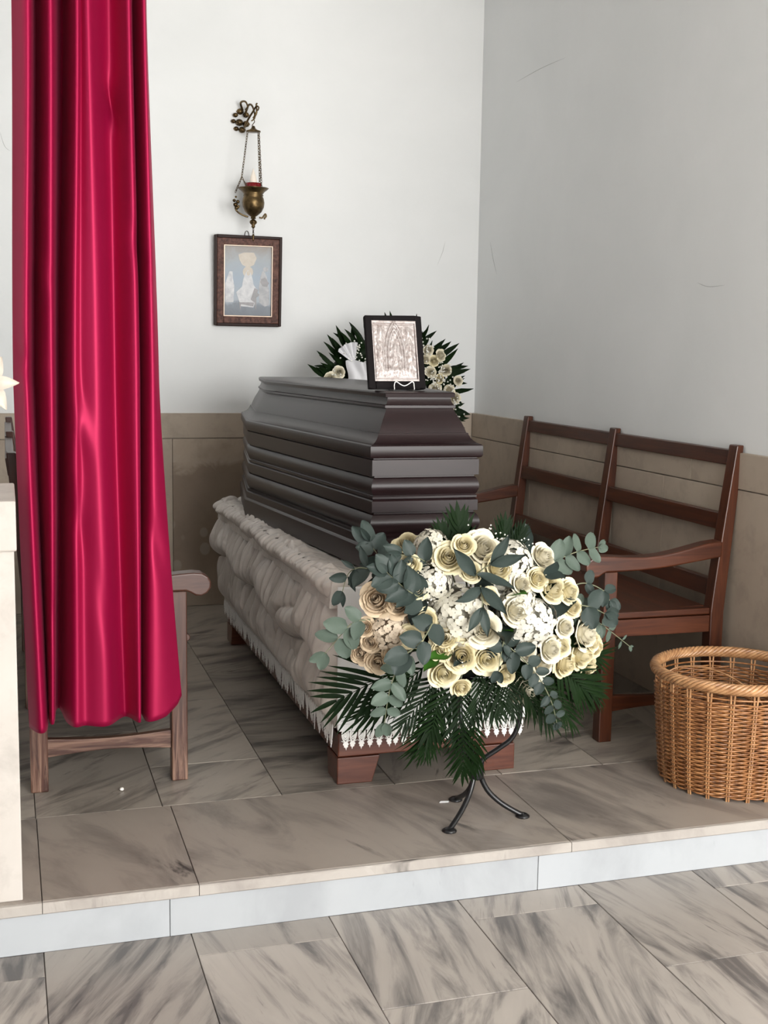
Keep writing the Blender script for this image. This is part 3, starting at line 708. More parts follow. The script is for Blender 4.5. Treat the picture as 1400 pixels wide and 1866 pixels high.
# ------------------------------------------------------------------ hanging sanctuary lamp
lamp = thing('sanctuary_lamp', 'brass hanging oil lamp with red glass on a scrolled wall bracket', 'lamp', (1.216, 6.192, 1.886))
def ltube(p, r, name, mat='brass', n=40, parent=lamp): return MB().tube(spline(p, n), r, 7).build(name, mat, parent)
yw = YB-6.192
mb = MB()
for k, (sx, sz, rr) in enumerate(((-.035, .0, .022), (.0, .04, .018), (-.03, .055, .02), (-.055, .035, .015), (-.02, -.035, .02), (-.05, -.03, .015), (.0, -.005, .02), (-.065, .005, .014))):
    mb.lathe([(0.0, rr*.8), (rr*.6, rr*.6), (rr, 0), (rr*.6, -rr*.6), (0, -rr*.8)], 10, (-.01+sx, yw-.014+.004*(k % 3), .60+sz))
mb.build('wall_rosette', 'brass', lamp)
for k, P in enumerate(([(-.02, yw-.02, .63), (-.01, yw-.07, .675), (.0, .04, .67), (.005, .0, .63), (.004, -.01, .60), (-.012, -.012, .585)],
          [(-.02, yw-.02, .575), (-.03, yw-.08, .57), (-.02, .03, .6), (-.004, .0, .63), (.01, -.02, .655), (.022, -.025, .65), (.018, -.02, .635)],
          [(-.03, yw-.02, .66), (-.045, yw-.05, .69), (-.03, yw-.09, .69), (-.02, yw-.1, .665), (-.03, yw-.09, .65)],
          [(.0, .0, .60), (.014, -.01, .63), (.012, -.012, .665), (.018, -.012, .672)])):
    ltube(P, [.0062-.003*i/39 for i in range(40)], 'bracket_scroll')
ltube([(0, 0, .60), (.006, 0, .585), (0, 0, .575), (-.006, 0, .565), (0, 0, .558)], .0022, 'hook', 'brass', 20)
MB().lathe([(0.0, .566), (.008, .562), (.011, .552), (.020, .545), (.036, .540), (.037, .535), (.0, .534)], 20).build('bell_cap', 'brass', lamp)
def chain(p0, p1, name='chain', lk=.0125):
    p0, p1 = Vector(p0), Vector(p1); d = p1-p0; n = int(d.length/lk); mb = MB(); dn_ = d.normalized(); s1 = dn_.orthogonal().normalized(); s2 = dn_.cross(s1)
    for i in range(n):
        c_ = p0+d*(i+.5)/n; a = s1 if i % 2 else s2
        mb.tube([c_+dn_*(.0088*math.cos(2*PI*k/8))+a*(.0042*math.sin(2*PI*k/8)) for k in range(8)], .0015, 4, True)
    return mb.build(name, 'brass', lamp)
chain((-.030, -.005, .535), (-.062, -.02, .31)); chain((-.062, -.02, .31), (-.038, -.03, .262), lk=.011); chain((-.062, -.02, .31), (-.094, -.02, .235), lk=.011)
chain((.026, .01, .535), (.036, .02, .30)); chain((.036, .02, .30), (.034, .03, .262), lk=.011); chain((.024, -.02, .535), (.034, -.03, .30), lk=.011); chain((.034, -.03, .30), (.036, -.03, .262), lk=.011)
MB().lathe([(.0, .110), (.013, .112), (.012, .122), (.024, .130), (.042, .146), (.053, .168), (.056, .190), (.053, .210), (.047, .222), (.052, .226), (.047, .231), (.056, .244), (.074, .258), (.078, .262), (.074, .262), (.050, .245), (.040, .232), (.0, .232)], 32).build('bowl', 'brass', lamp)
MB().lathe([(.0, .112), (.007, .110), (.018, .100), (.019, .092), (.008, .080), (.010, .072), (.005, .066), (.0, .062)], 16).build('finial', 'brass', lamp)
MB().lathe([(.0, .24), (.040, .24), (.044, .285), (.041, .286), (.038, .262), (.0, .262)], 28).build('red_glass_cup', 'redglass', lamp)
MB().lathe([(.0, .262), (.012, .266), (.018, .282), (.019, .296), (.014, .318), (.007, .340), (.002, .356), (.0, .358)], 20).build('flame_bulb', 'bulb', lamp)
chain((0, 0, .064), (0, 0, .036), 'drop_chain', .009)
MB().lathe([(.0, .038), (.005, .034), (.0075, .026), (.004, .017), (.006, .010), (.003, .004), (.0, 0)], 12).build('drop_pendant', 'brass', lamp)
for s, yy in ((-1, -.02), (1, .0)):
    P = [(s*.03, yy, .118), (s*.055, yy, .125), (s*.08, yy, .138), (s*.094, yy, .155), (s*.090, yy, .170), (s*.078, yy, .168), (s*.080, yy, .158)] if s < 0 else [(.03, yy, .12), (.045, yy, .118), (.055, yy, .13), (.062, yy, .138), (.066, yy, .128), (.06, yy, .12), (.056, yy, .112)]
    ltube(P, .0045, 'scroll_handle')
mb = MB()
for a, b, rr in ((-.094, .175, .012), (-.082, .19, .010), (-.100, .195, .009), (-.088, .16, .011), (-.092, .213, .006)): mb.lathe([(0, rr), (rr*.8, rr*.5), (rr, 0), (rr*.7, -rr*.7), (0, -rr)], 8, (a, -.02, b))
mb.build('figure_mount', 'brass', lamp)

# ------------------------------------------------------------------ wicker basket
bk = thing('wicker_basket', 'round woven wicker basket on the platform beside the right bench', 'basket', (2.2, 3.29, 0))
HB = .345
def rad(z): return .210+.030*(z/HB)**.8
NS = 22
mb = MB().lathe([(0, .006), (.19, .006), (.205, .012), (.205, .02), (0, .02)], 40); mb.build('base', 'wicker', bk)
rows = 46
for half in range(2):
    mb = MB()
    for i in range(rows):
        if i % 2 != half: continue
        z = .012+(HB-.045)*i/(rows-1); n = NS*6; ph = PI*(i % 2)
        path = []
        for k in range(n):
            a = 2*PI*k/n; r_ = rad(z)+.0058*math.cos(NS/1*a+ph)*1.0+.0012*noise.noise((a*3, z*40, 1)); path.append((r_*math.cos(a), r_*math.sin(a), z+.0018*noise.noise((a*4, z*60, 5))))
        mb.tube(path, .0030, 5, True)
    o = mb.build('weave', 'wicker', bk, fix=False); o['kind'] = 'stuff'
o = MB().tube([(rad(HB-.018)*math.cos(2*PI*k/90), rad(HB-.018)*math.sin(2*PI*k/90), HB-.018) for k in range(90)], .003, 6, True).build('upper_weaver', 'wicker', bk, fix=False)
for k in range(NS):
    for da in (-.016, .016):
        a = 2*PI*(k+.5)/NS+da
        pth = [((rad(z)+(.001 if z > .02 else 0))*math.cos(a+(.6*da if z > HB-.02 else 0)), (rad(z)+.001)*math.sin(a+(.6*da if z > HB-.02 else 0)), z) for z in [HB*j/8 for j in range(9)]+[HB+.012]]
        MB().tube(pth, .0034, 5).build('stake', 'wicker_rim', bk, fix=False)
RR = rad(HB)+.002
nst = 7
mb = MB()
for s in range(nst):
    n = 420; pa = []
    for k in range(n):
        a = 2*PI*k/n; b = a*13+2*PI*s/nst; pa.append(((RR+.0125*math.cos(b))*math.cos(a), (RR+.0125*math.cos(b))*math.sin(a), HB+.016+.0125*math.sin(b)))
    mb.tube(pa, .0062, 5, True)
mb.build('braided_rim', 'wicker_rim', bk, fix=False)
MB().tube(spline([(-.16, .14, HB-.02), (-.10, .12, HB+.004), (-.02, .03, HB+.0), (.04, -.07, HB-.05), (.06, -.12, HB-.12)], 30), .0028, 6).build('loose_cane', 'wicker_rim', bk)

# ------------------------------------------------------------------ plant meshes
def rose_mesh(name, mat, seed, openness=1.):
    rnd = random.Random(seed); mb = MB()
    rings = [(2, .10, .16, .92, .0), (3, .20, .26, .90, .0), (3, .30, .40, .86, .06), (4, .42, .58, .78, .14), (5, .54, .80, .62, .26), (6, .62, 1.04, .40, .40)]
    for ri, (n, r0, r1, h, fl_) in enumerate(rings):
        base = rnd.uniform(0, 6.28)
        for k in range(n):
            th = base+2*PI*k/n+rnd.uniform(-.18, .18); wd = PI/n*1.45; hh = h*rnd.uniform(.92, 1.08); f_ = fl_*rnd.uniform(.6, 1.4)*openness; rr1 = r1*rnd.uniform(.93, 1.08)
            pt = rnd.uniform(.02, .12)
            def f(u, v, th=th, wd=wd, hh=hh, f_=f_, r0=r0, rr1=rr1, pt=pt):
                q = 2*u-1; a = th+q*wd*(.55+.45*math.sin(PI*(.25+.6*v)))
                r = .12*(1-v)+ (r0+(rr1-r0)*v**1.4)*min(1, v*2.6+.15) + f_*max(0, v-.62)**1.5*1.6
                r -= .07*q*q*v*rr1
                z = -.25+ (hh+.25)*v**.8*(1-.16*q*q*v) - f_*max(0, v-.75)*1.1 + pt*v*(1-abs(q))
                return (r*math.cos(a), r*math.sin(a), z)
            mb.grid(f, 5, 5)
    mb.lathe([(0, -.4), (.16, -.36), (.2, -.25), (.1, -.1)], 8)
    return mb.mesh(name, mat, fix=False)
ROSE = {k: [rose_mesh('rose', m, s+11*i, (.8, 1.1, .95)[i]) for i, s in enumerate((1, 2, 3))] for k, m in (('c', 'rose'), ('t', 'rose_tan_shade'), ('w', 'rose_white'))}
def hyd_mesh(name, mat, seed):
    rnd = random.Random(seed); mb = MB(); n = 84
    for i in range(n):
        zz = 1-1.55*(i+.5)/n; ph = i*2.399963; rr = math.sqrt(max(0, 1-zz*zz)); nn = Vector((rr*math.cos(ph), rr*math.sin(ph), zz)); R = rnd.uniform(.86, 1.04)
        M_ = aim(nn*R, nn+Vector((rnd.uniform(-.3, .3), rnd.uniform(-.3, .3), rnd.uniform(-.3, .3))), (0, .3, 1), 1, rnd.uniform(0, 6))
        for k in range(4):
            a = k*PI/2; pl = .19*rnd.uniform(.85, 1.15)
            loc = [(0, 0, 0), (.10, .55, .03), (0.0, 1.0, -.04), (-.10, .55, .03), (.62, .62, .07), (-.62, .62, .07)]
            P = [(0, 0, 0), (.55, .45, .10), (.5, .9, .02), (0, 1.05, -.10), (-.5, .9, .02), (-.55, .45, .10), (0, .6, .0)]
            vs = [M_ @ Vector(((x*math.cos(a)-y*math.sin(a))*pl, (x*math.sin(a)+y*math.cos(a))*pl, z*pl)) for x, y, z in P]
            mb.add(vs, [(0, 1, 6), (1, 2, 6), (2, 3, 6), (3, 4, 6), (4, 5, 6), (5, 0, 6)], True)
        mb.lathe([(0, .02), (.025, 0), (0, -.02)], 5, tuple(nn*(R+.01)))
    mb.lathe([(0, -.6), (.45, -.45), (.66, 0), (.5, .45), (0, .66)], 14)
    return mb.mesh(name, mat, fix=False)
HYD = {'c': [hyd_mesh('hydrangea', 'hyd', s) for s in (3, 9)], 't': [hyd_mesh('hydrangea', 'hyd_tan_shade', 5)]}
def leaf_mesh(name, mat, wd, cup=.15, tip=.5, nu=4, nv=7):
    # unit leaf along +Y from 0 to 1, face +Z
    def f(u, v):
        q = 2*u-1; w_ = wd*(math.sin(PI*min(1, v**(.75 if tip < .4 else 1.0)*.98+.01))**(.5 if tip < .4 else .95))
        if tip >= .4: w_ *= (1-.25*v)
        return (q*w_, v, cup*(q*q)*wd*1.2-cup*.9*v*v+.02*math.sin(9*v)*abs(q))
    return MB().grid(f, nu, nv).mesh(name, mat, fix=False)
EU = [leaf_mesh('eucalyptus_leaf', 'euc', .40, .18, .2), leaf_mesh('eucalyptus_leaf', 'euc', .33, .3, .2), leaf_mesh('eucalyptus_leaf', 'euc', .20, .25, .6)]
EUP = [leaf_mesh('eucalyptus_leaf', 'euc_pale', .36, .15, .2), leaf_mesh('eucalyptus_leaf', 'euc_pale', .30, .25, .2), leaf_mesh('eucalyptus_leaf', 'euc_pale', .2, .25, .6)]
GL = leaf_mesh('broad_leaf', 'green', .3, .2, .6); DL = leaf_mesh('broad_leaf', 'palm', .22, .3, .6)
def frond_mesh(n=17, spread=1., droop=.5, seed=1, wid=.030, lmax=.42):
    # along +Y length 1, face +Z
    rnd = random.Random(seed); mb = MB()
    ax = lambda s: Vector((0, s, -droop*s*s*.6)); mb.tube([ax(i/12) for i in range(13)], [.010*(1-.8*i/12) for i in range(13)], 5)
    for i in range(n):
        s = .12+.86*i/(n-1)
        for sd in ((-1, 1) if i < n-1 else (0,)):
            L_ = lmax*(math.sin(PI*(.22+.66*s))**.8)*rnd.uniform(.88, 1.1)*(1.1 if sd == 0 else 1); a = (.95-.65*s)*spread*sd+rnd.uniform(-.06, .06)
            b0 = ax(s); dirv = Vector((math.sin(a), math.cos(a), -.1)); side = Vector((math.cos(a), -math.sin(a), .25*sd)); dz = rnd.uniform(.2, .5)*droop
            def f(u, v): 
                w_ = wid*math.sin(PI*(.08+.90*v)**.8)*1.0; p = b0+dirv*(L_*v)+side*((2*u-1)*w_); p.z -= dz*L_*v*v*1.3-(abs(2*u-1)*.012*(1-v)); return p
            mb.grid(f, 2, 6)
    return mb.mesh('palm_frond', 'palm', fix=False)
FR = [frond_mesh(11, 1., .5, 1, .024, .60), frond_mesh(12, .85, .9, 2, .023, .62), frond_mesh(10, 1.0, .25, 3, .032, .62)]
FAN = frond_mesh(9, 1.0, .15, 7, .05, .62)
def dots_mesh(name, pts, r, mat):
    mb = MB()
    for p in pts:
        mb.add([(p[0]+x*r, p[1]+y*r, p[2]+z*r) for x, y, z in ((1, 0, 0), (-1, 0, 0), (0, 1, 0), (0, -1, 0), (0, 0, 1), (0, 0, -1))], [(0, 2, 4), (2, 1, 4), (1, 3, 4), (3, 0, 4), (2, 0, 5), (1, 2, 5), (3, 1, 5), (0, 3, 5)], True)
    return mb.mesh(name, mat, fix=False)

# ------------------------------------------------------------------ flower stand
fs = thing('flower_stand', 'black iron three-legged stand under the big flower arrangement', 'stand', (1.292, 3.2, 0))
PR = [(.140, .006), (.125, .012), (.075, .042), (.035, .08), (.013, .125), (.011, .155), (.022, .178), (.06, .205), (.098, .235), (.118, .275), (.124, .33), (.116, .39), (.10, .44)]
for ang in (math.radians(217), math.radians(-15), math.radians(94)):
    sc = .165 if False else 1.0
    o = MB().tube(spline([(r_*math.cos(ang), r_*math.sin(ang), z) for r_, z in PR], 48), .0078, 8).build('leg', 'iron', fs)
    MB().lathe([(.0, .012), (.012, .010), (.021, .004), (.021, 0), (0, 0)], 18, (.140*math.cos(ang), .140*math.sin(ang), 0)).build('foot_disc', 'iron', o)
MB().lathe([(.0, .118), (.021, .118), (.022, .122), (.022, .165), (.021, .168), (0, .168)], 16).build('binding_collar', 'iron', fs)
MB().tube([(.10*math.cos(2*PI*k/32), .10*math.sin(2*PI*k/32), .44) for k in range(32)], .006, 6, True).build('top_ring', 'iron', fs)

# ------------------------------------------------------------------ flower arrangement
fa = thing('flower_arrangement', 'large arrangement of cream roses, white hydrangeas and eucalyptus on the black stand', 'flowers', (1.27, 3.2, .445))
A0 = Vector((1.27, 3.2, .445))
MB().lathe([(0, .0), (.085, .0), (.105, .03), (.12, .1), (.11, .16), (.06, .2), (0, .21)], 20).build('foam_holder', 'foam', fa)
FL=[
('r',1.133,3.045,0.803,0.0370),('r',1.028,3.069,0.784,0.0266),('r',0.942,3.072,0.692,0.0383),('r',0.993,3.042,0.685,0.0323),('r',0.949,3.077,0.521,0.0312),('r',0.911,3.083,0.616,0.0222),('r',0.907,3.102,0.541,0.0268),('r',1.058,3.012,0.644,0.0249),('r',1.108,2.998,0.599,0.0323),('r',1.212,2.982,0.617,0.0398),('r',1.156,2.997,0.544,0.0384),('r',1.228,2.992,0.533,0.0357),('r',1.116,3.021,0.492,0.0342),('r',1.173,3.033,0.444,0.0225),('r',1.232,3.046,0.825,0.0433),('r',1.265,3.015,0.776,0.0357),('r',1.410,3.042,0.797,0.0318),('r',1.424,3.009,0.715,0.0362),('r',1.479,3.020,0.701,0.0304),('r',1.328,3.000,0.733,0.0283),('r',1.307,2.983,0.663,0.0356),('r',1.467,3.007,0.603,0.0243),('r',1.544,3.038,0.573,0.0386),('r',1.546,3.057,0.510,0.0389),('r',1.423,3.004,0.544,0.0318),('r',1.488,3.042,0.489,0.0340),('r',1.408,3.016,0.497,0.0259),('r',1.347,2.990,0.552,0.0255),('r',1.376,3.050,0.423,0.0384),('r',1.60,3.12,0.455,0.0309),('r',1.187,3.017,0.769,0.0236),('r',1.234,2.991,0.707,0.0207),('r',0.987,3.049,0.541,0.0296),('r',0.925,3.077,0.576,0.0237),('r',1.040,3.033,0.722,0.0264),('r',1.604,3.087,0.518,0.0252),('h',1.079,3.029,0.744,0.0514),('h',1.149,2.993,0.670,0.0763),('h',1.322,3.029,0.798,0.0644),('h',1.366,2.986,0.633,0.0748),('h',1.097,3.088,0.841,0.0432),('h',0.972,3.045,0.608,0.0559),('h',1.332,2.989,0.688,0.0447),
('r',1.50,3.035,.655,.027),('r',1.375,3.0,.745,.026),('r',1.10,3.0,.565,.026),('r',1.29,3.0,.48,.024),('r',1.02,3.02,.60,.028),('r',1.575,3.06,.545,.03),('r',1.17,3.03,.84,.026),('r',1.46,3.02,.545,.028),
# round the back and sides, so that the dome is full
('r',1.10,3.30,.80,.036),('r',1.38,3.32,.78,.036),('r',1.50,3.30,.66,.034),('r',1.24,3.36,.72,.036),('h',1.16,3.25,.80,.06),('h',1.42,3.24,.74,.06),('r',1.03,3.28,.66,.034)]
core = Vector((1.27, 3.24, .56))
SF = 1.16
for i, (k, x, y, z, r) in enumerate(FL):
    p = Vector((x, y, z)); nv = (p-core); nv.x *= .8; nv.normalize()
    nv = (nv+Vector((random.uniform(-.25, .25), -.8+random.uniform(-.2, .2), random.uniform(-.05, .35)))).normalized()
    tan = x < 1.0 and z < .70  # low left blooms take the petals with shade in their colour
    if k == 'r':
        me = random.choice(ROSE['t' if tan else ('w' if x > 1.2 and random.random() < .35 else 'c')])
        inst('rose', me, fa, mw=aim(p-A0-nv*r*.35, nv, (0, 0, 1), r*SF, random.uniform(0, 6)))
    else:
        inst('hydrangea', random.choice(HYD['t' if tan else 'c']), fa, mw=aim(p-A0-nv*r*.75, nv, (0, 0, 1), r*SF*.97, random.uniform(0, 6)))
    # stem towards the foam
    q0 = p-A0-nv*r*.6; q1 = Vector((0, 0, .1))+(q0-Vector((0, 0, .1)))*.25
    MB().tube([q0, (q0+q1)/2-nv*.01, q1], .0028, 5).build('stem', 'stem', fa)
def sprig(pts, n, size, meshes, pale=False, spread=.9, taper=.45, flat=0., seed=1, face=(0, -1, .25), single=False):
    """a eucalyptus stem through world points, paired leaves along it"""
    rnd = random.Random(seed); P = [Vector(p)-A0 for p in pts]; S = [Vector(catmull([tuple(p) for p in P], i/23)) for i in range(24)]
    o = MB().tube(S, [.0026*(1-.6*i/23) for i in range(24)], 5).build('eucalyptus_sprig', MT['stem'], fa)
    for i in range(n):
        s = .10+.90*i/max(1, n-1); j = min(22, int(s*23)); pos = S[j]; tg = (S[j+1]-S[j]).normalized(); fc = Vector(face).normalized()
        sidev = tg.cross(fc).normalized(); L_ = size*(1-taper*s)*rnd.uniform(.85, 1.15)
        for sd in ((1, -1) if not single else (rnd.choice((1, -1)),)):
            d = (sidev*sd*spread+tg*rnd.uniform(.35, .8)+fc*rnd.uniform(-.15, .35)).normalized()
            if i == n-1: d = (tg+sidev*sd*.35).normalized()
            nn = (fc+Vector((rnd.uniform(-.5, .5), rnd.uniform(-.3, .3), rnd.uniform(-.4, .5)))); nn = (nn-d*nn.dot(d)).normalized(); xx = d.cross(nn)
            mw = Matrix.Translation(pos+d*.002) @ Matrix((xx, d, nn)).transposed().to_4x4() @ Matrix.Scale(L_, 4)
            inst('eucalyptus_leaf', rnd.choice(meshes), o, mw=mw)
    return o
sprig([(1.07, 3.05, .69), (1.0, 2.99, .731), (.937, 2.98, .785)], 7, .068, EU[:2], seed=2, taper=.25, spread=.8)
sprig([(1.075, 3.0, .64), (1.03, 2.95, .605), (.985, 2.94, .575)], 3, .066, EU[:1], seed=3, taper=.1, spread=.9)
sprig([(1.12, 3.1, .76), (1.06, 3.07, .80), (1.0, 3.06, .815)], 4, .062, EU[:2], seed=4, taper=.2)
sprig([(1.19, 3.0, .76), (1.20, 2.965, .785), (1.215, 2.95, .80)], 2, .105, EU[2:], seed=5, taper=.1, spread=1.4)
sprig([(1.205, 2.99, .735), (1.20, 2.96, .70), (1.195, 2.95, .685)], 2, .09, EU[2:], seed=15, taper=.1, spread=.5)
sprig([(1.47, 3.12, .765), (1.55, 3.13, .79), (1.635, 3.15, .80)], 5, .062, EUP[:2], seed=6, taper=.3)
sprig([(1.47, 3.08, .68), (1.55, 3.08, .71), (1.61, 3.07, .69), (1.63, 3.06, .66)], 4, .055, EU[:2], seed=7, taper=.3)
sprig([(1.49, 3.05, .65), (1.56, 3.06, .62), (1.63, 3.10, .58), (1.737, 3.12, .503)], 9, .062, EUP, seed=8, taper=.6, single=False)
sprig([(1.45, 3.06, .66), (1.54, 3.03, .655), (1.60, 3.03, .63)], 3, .065, EU[:2], seed=9, taper=.2)
sprig([(1.24, 3.03, .60), (1.30, 2.975, .555), (1.36, 2.95, .49), (1.41, 2.96, .41), (1.44, 2.98, .335)], 10, .062, EU[:2], seed=10, taper=.6)
sprig([(1.0, 3.1, .63), (.89, 3.08, .635), (.85, 3.09, .60), (.805, 3.10, .545)], 5, .065, EUP[:2], seed=11, taper=.15)
sprig([(1.0, 3.16, .73), (.93, 3.15, .765), (.885, 3.15, .755), (.865, 3.15, .70)], 5, .062, EU[1:], seed=12, taper=.3)
sprig([(1.02, 3.03, .56), (.97, 3.0, .50), (.95, 2.99, .44), (.945, 3.0, .37)], 6, .06, EUP[:2], seed=13, taper=.3)
sprig([(1.02, 3.15, .74), (.98, 3.19, .79), (.955, 3.2, .83)], 4, .07, EU[:2], seed=14, taper=.2)
sprig([(1.30, 3.03, .58), (1.27, 2.98, .57), (1.255, 2.97, .50)], 3, .055, EU[:2], seed=16, taper=.3)
sprig([(1.34, 3.1, .72), (1.38, 3.03, .74), (1.40, 3.0, .755)], 2, .06, EU[:2], seed=19, taper=.2)
for i in range(26):      # filler foliage between the blooms
    a = random.uniform(0, 2*PI); e = random.uniform(-.5, 1.2); d = Vector((math.cos(a)*math.cos(e)*1.25, -abs(math.sin(a))*math.cos(e)*.7+.1, math.sin(e))).normalized()
    p = Vector((0, .02, .16))+Vector((d.x*.22, d.y*.15, d.z*.14)); up_ = Vector((0, -1, .3)); nn = (up_-d*up_.dot(d)).normalized(); xx = d.cross(nn)
    inst('broad_leaf', random.choice((DL, DL, EU[1], DL)), fa, mw=Matrix.Translation(p) @ Matrix((xx, d, nn)).transposed().to_4x4() @ Matrix.Scale(random.uniform(.10, .16), 4))
for p, d, s in (((1.13, 3.0, .55), (-1, -.5, .1), .085), ((1.10, 3.02, .54), (-.8, -.6, -.3), .07), ((1.29, 3.03, .69), (.3, -.8, .4), .09), ((1.27, 3.03, .60), (.2, -.9, .3), .08)):
    d = Vector(d).normalized(); up_ = Vector((0, -.5, 1)); nn = (up_-d*up_.dot(d)).normalized(); inst('broad_leaf', GL, fa, mw=Matrix.Translation(Vector(p)-A0) @ Matrix((d.cross(nn), d, nn)).transposed().to_4x4() @ Matrix.Scale(s, 4))
def frond(base, tip, me, face=(0, -.6, 1), wscale=1., sc=1.):
    b, t_ = Vector(base)-A0, Vector(tip)-A0; d = (t_-b); L_ = d.length*sc; d.normalize(); f_ = Vector(face); nn = (f_-d*f_.dot(d)).normalized()
    inst('palm_frond', me, fa, mw=Matrix.Translation(b) @ Matrix((d.cross(nn), d, nn)).transposed().to_4x4() @ Matrix.Diagonal((L_*wscale, L_, L_, 1)))
for b, t_, m, ws in (((1.08, 3.12, .50), (.80, 3.06, .43), 0, 1.1), ((1.1, 3.1, .50), (.90, 3.02, .385), 1, 1.0), ((1.12, 3.08, .48), (1.0, 2.98, .345), 0, 1.0), ((1.16, 3.06, .46), (1.08, 2.97, .27), 1, 1.1), ((1.18, 3.06, .46), (1.16, 2.96, .30), 0, 1.0),
                ((1.25, 3.06, .47), (1.26, 2.97, .36), 2, 1.0), ((1.31, 3.06, .48), (1.33, 2.97, .375), 1, 1.0), ((1.36, 3.08, .46), (1.46, 2.98, .32), 0, 1.1), ((1.40, 3.08, .47), (1.56, 3.0, .33), 1, 1.0), ((1.44, 3.1, .49), (1.66, 3.05, .40), 0, 1.1), ((1.45, 3.12, .52), (1.70, 3.1, .47), 0, .9),
                ((1.17, 3.0, .36), (1.17, 2.99, .185), 2, 1.2), ((1.10, 3.02, .40), (1.06, 2.99, .25), 0, 1.2), ((1.20, 3.0, .36), (1.215, 3.0, .19), 2, .8), ((1.13, 3.08, .46), (1.06, 2.98, .31), 2, 1.0), ((1.33, 3.05, .49), (1.40, 2.97, .37), 1, 1.1), ((1.23, 3.05, .49), (1.22, 2.97, .36), 1, 1.1), ((1.28, 3.06, .50), (1.29, 2.96, .385), 0, 1.2), ((1.45, 3.08, .50), (1.60, 3.0, .38), 1, 1.1)):
    frond(b, t_, FR[m], wscale=ws*random.uniform(.8, 1.1), face=(random.uniform(-.35, .35), -1, .35+random.uniform(-.2, .3)), sc=.84)
for b, t_, ws in (((1.20, 3.14, .74), (1.195, 3.13, .895), 1.0), ((1.17, 3.12, .76), (1.14, 3.12, .87), .9), ((1.31, 3.12, .75), (1.325, 3.11, .875), .9), ((1.33, 3.12, .76), (1.37, 3.10, .86), .8)):
    frond(b, t_, FAN, face=(0, -1, .2), wscale=ws)
rnd = random.Random(4)
pts = [(rnd.gauss(x, .014)-A0.x, y+rnd.uniform(-.01, .01)-A0.y, rnd.gauss(z, .012)-A0.z) for x, y, z in ((1.25, 3.05, .875), (1.285, 3.03, .868), (1.36, 3.05, .83), (1.20, 3.05, .86), (1.06, 3.02, .70), (1.15, 2.98, .52), (1.40, 3.02, .56)) for _ in range(7)]
o = inst('gypsophila', dots_mesh('gypsophila', pts, .0028, 'white_dot'), fa); o['kind'] = 'stuff'

# ------------------------------------------------------------------ wreath behind the coffin
WC = Vector((1.84, 5.90, 1.085)); WRm = .285
wr = thing('funeral_wreath', 'round wreath of palm leaves, cream roses and white ribbon behind the coffin', 'wreath', tuple(WC))
MB().tube([(WRm*math.cos(2*PI*k/48), 0, WRm*math.sin(2*PI*k/48)) for k in range(48)], .055, 10, True).build('wreath_ring', 'palm', wr)
wl = leaf_mesh('wreath_leaf', 'palm', .11, .12, .6, 2, 5)
rnd = random.Random(21)
for i in range(210):
    a = 2*PI*i/210+rnd.uniform(-.05, .05); rr = WRm+rnd.uniform(-.02, .06); d = Vector((math.cos(a+rnd.uniform(-.5, .5)), rnd.uniform(-.55, .1), math.sin(a+rnd.uniform(-.5, .5)))).normalized()
    nn = Vector((rnd.uniform(-.4, .4), -1, rnd.uniform(-.3, .3))); nn = (nn-d*nn.dot(d)).normalized(); s = rnd.uniform(.09, .155)
    inst('wreath_leaf', wl, wr, mw=Matrix.Translation((rr*math.cos(a), -.03+rnd.uniform(-.02, .02), rr*math.sin(a))) @ Matrix((d.cross(nn), d, nn)).transposed().to_4x4() @ Matrix.Scale(s, 4))
for i in range(40):
    a = 2*PI*i/40+rnd.uniform(-.1, .1); d = Vector((-math.cos(a), rnd.uniform(-.8, -.2), -math.sin(a))).normalized(); nn = Vector((0, -1, .2)); nn = (nn-d*nn.dot(d)).normalized()
    inst('wreath_leaf', wl, wr, mw=Matrix.Translation(((WRm-.02)*math.cos(a), -.04, (WRm-.02)*math.sin(a))) @ Matrix((d.cross(nn), d, nn)).transposed().to_4x4() @ Matrix.Scale(rnd.uniform(.06, .1), 4))
for x, z in ((2.034, 1.357), (2.099, 1.33), (2.065, 1.302), (2.131, 1.256), (2.096, 1.215), (2.197, 1.204), (2.074, 1.159), (2.148, 1.154), (2.181, 1.118), (2.147, 1.076), (1.573, 1.243), (1.528, 1.21), (2.05, 1.247), (2.02, 1.31), (1.95, 1.38), (1.86, 1.39), (2.17, 1.02), (2.12, .95), (1.53, 1.08), (1.55, .98), (2.05, .88), (1.64, .87), (1.9, .80), (1.78, .80)):
    nv = Vector((rnd.uniform(-.4, .4), -1, rnd.uniform(-.2, .5))); r = rnd.uniform(.022, .030)
    inst('rose', rnd.choice(ROSE['w' if rnd.random() < .85 else 'c']), wr, mw=aim(Vector((x, 5.83, z))-WC, nv, (0, 0, 1), r, rnd.uniform(0, 6)))
pts = []
for k in range(70):
    a = rnd.uniform(-.9, 1.5) if k < 50 else rnd.uniform(1.8, 3.3); rr = WRm+rnd.uniform(-.05, .07); c0 = Vector((rr*math.cos(a), -.11, rr*math.sin(a)))
    pts += [tuple(c0+Vector((rnd.gauss(0, .018), rnd.uniform(-.02, .02), rnd.gauss(0, .018)))) for _ in range(9)]
o = inst('gypsophila', dots_mesh('gypsophila', pts, .0050, 'white_dot'), wr); o['kind'] = 'stuff'
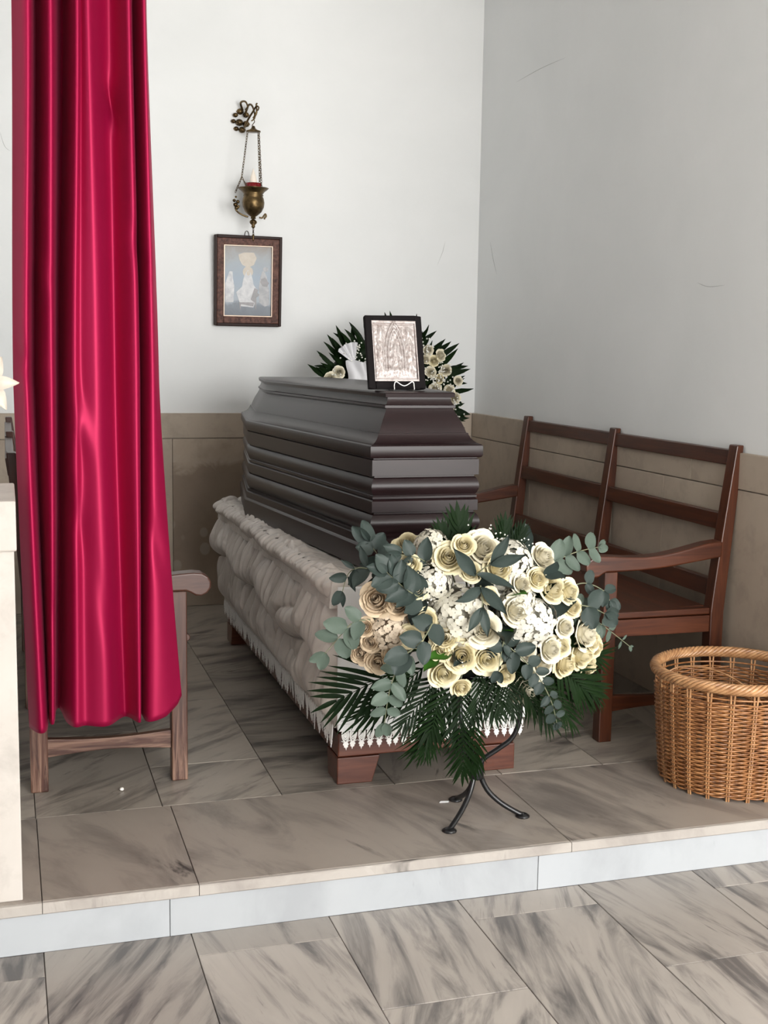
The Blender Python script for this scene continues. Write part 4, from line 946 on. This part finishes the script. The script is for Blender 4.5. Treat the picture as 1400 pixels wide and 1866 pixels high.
# ribbon bow
def bow(u, v):     # broad folded loop
    x = 1.603+.115*u; z = 1.175+.125*v; b = math.sin(PI*u)*.05+.012*math.sin(u*9+v*2); return (x-WC.x+.008*math.sin(v*5), 5.80-WC.y-b, z-WC.z+.012*u*(1-v)+.006*math.sin(u*7))
MB().grid(bow, 24, 12).build('ribbon_band', 'ribbon', wr, fix=False)
def fan_(u, v):
    a = 2.55-1.15*u; r = .02+.085*v; return (1.635-WC.x+r*math.cos(a), 5.80-WC.y-.03-.012*math.cos(u*22)*v, 1.285-WC.z+r*math.sin(a))
MB().grid(fan_, 40, 6).build('ribbon_fan', 'ribbon', wr, fix=False)
es = thing('wreath_easel', 'thin dark easel holding the wreath behind the coffin', 'easel', (1.84, 5.97, 0))
for x, y in ((-.28, -.01), (.28, -.01), (0, .30)): MB().tube([(x, y, .0), (x*.12, .0, 1.22)], .009, 8).build('easel_leg', 'iron', es)
MB().tube([(-.22, -.01, .80), (.22, -.01, .80)], .008, 8).build('easel_bar', 'iron', es)

# ------------------------------------------------------------------ lilies on the pedestal, at the picture's left edge
vs_ = thing('lily_vase', 'white vase of cream lilies on the stone pedestal, cut by the left edge', 'vase', (-.16, 3.2, .992))
MB().lathe([(0, 0), (.035, 0), (.04, .01), (.052, .06), (.045, .12), (.028, .16), (.034, .18), (.030, .18), (.024, .16), (.0, .15)], 24).build('vase_body', 'ceramic', vs_)
def lily(c0, nrm, s):
    mb = MB()
    for k in range(6):
        a = 2*PI*k/6; 
        def f(u, v):
            q = 2*u-1; w_ = .26*math.sin(PI*(.12+.86*v))*(1 if k % 2 else .8); r = .05+.85*v**1.5; return (r*math.cos(a)-q*w_*math.sin(a), r*math.sin(a)+q*w_*math.cos(a), .75*v-.55*max(0, v-.55)**1.3*2+.08*q*q)
        mb.grid(f, 4, 8)
    inst('lily_bloom', mb.mesh('lily_bloom', 'lily', fix=False), vs_, mw=aim(c0, nrm, (0, 0, 1), s))
for c0, nrm, s in (((.112, -.03, .262), (.3, -1, .25), .085), ((.03, .0, .33), (-.3, -.8, .5), .07), ((-.06, -.02, .26), (-.7, -.7, .3), .07)):
    lily(c0, nrm, s); MB().tube([(0, 0, .15), (c0[0]*.5, c0[1]*.5, .22), c0], .003, 5).build('lily_stem', 'stem', vs_)

# ------------------------------------------------------------------ crumbs on the platform
o = MB().lathe([(0, 0), (.0055, .001), (.007, .004), (.005, .0085), (0, .010)], 10).build('pebble', 'pebble', loc=(.314, 3.678, .001)); tag(o, 'tiny white pebble on the marble between the left bench legs', 'pebble')
o = MB().hexa([(-.017, -.004, 0), (.012, -.006, 0), (.016, .004, 0), (-.01, .005, 0)], [(-.017, -.003, .0012), (.012, -.006, .002), (.016, .004, .0012), (-.01, .005, .002)]).build('paper_scrap', 'paper', loc=(1.243, 3.331, .001)); tag(o, 'small white paper scrap beside a foot of the black stand', 'paper')
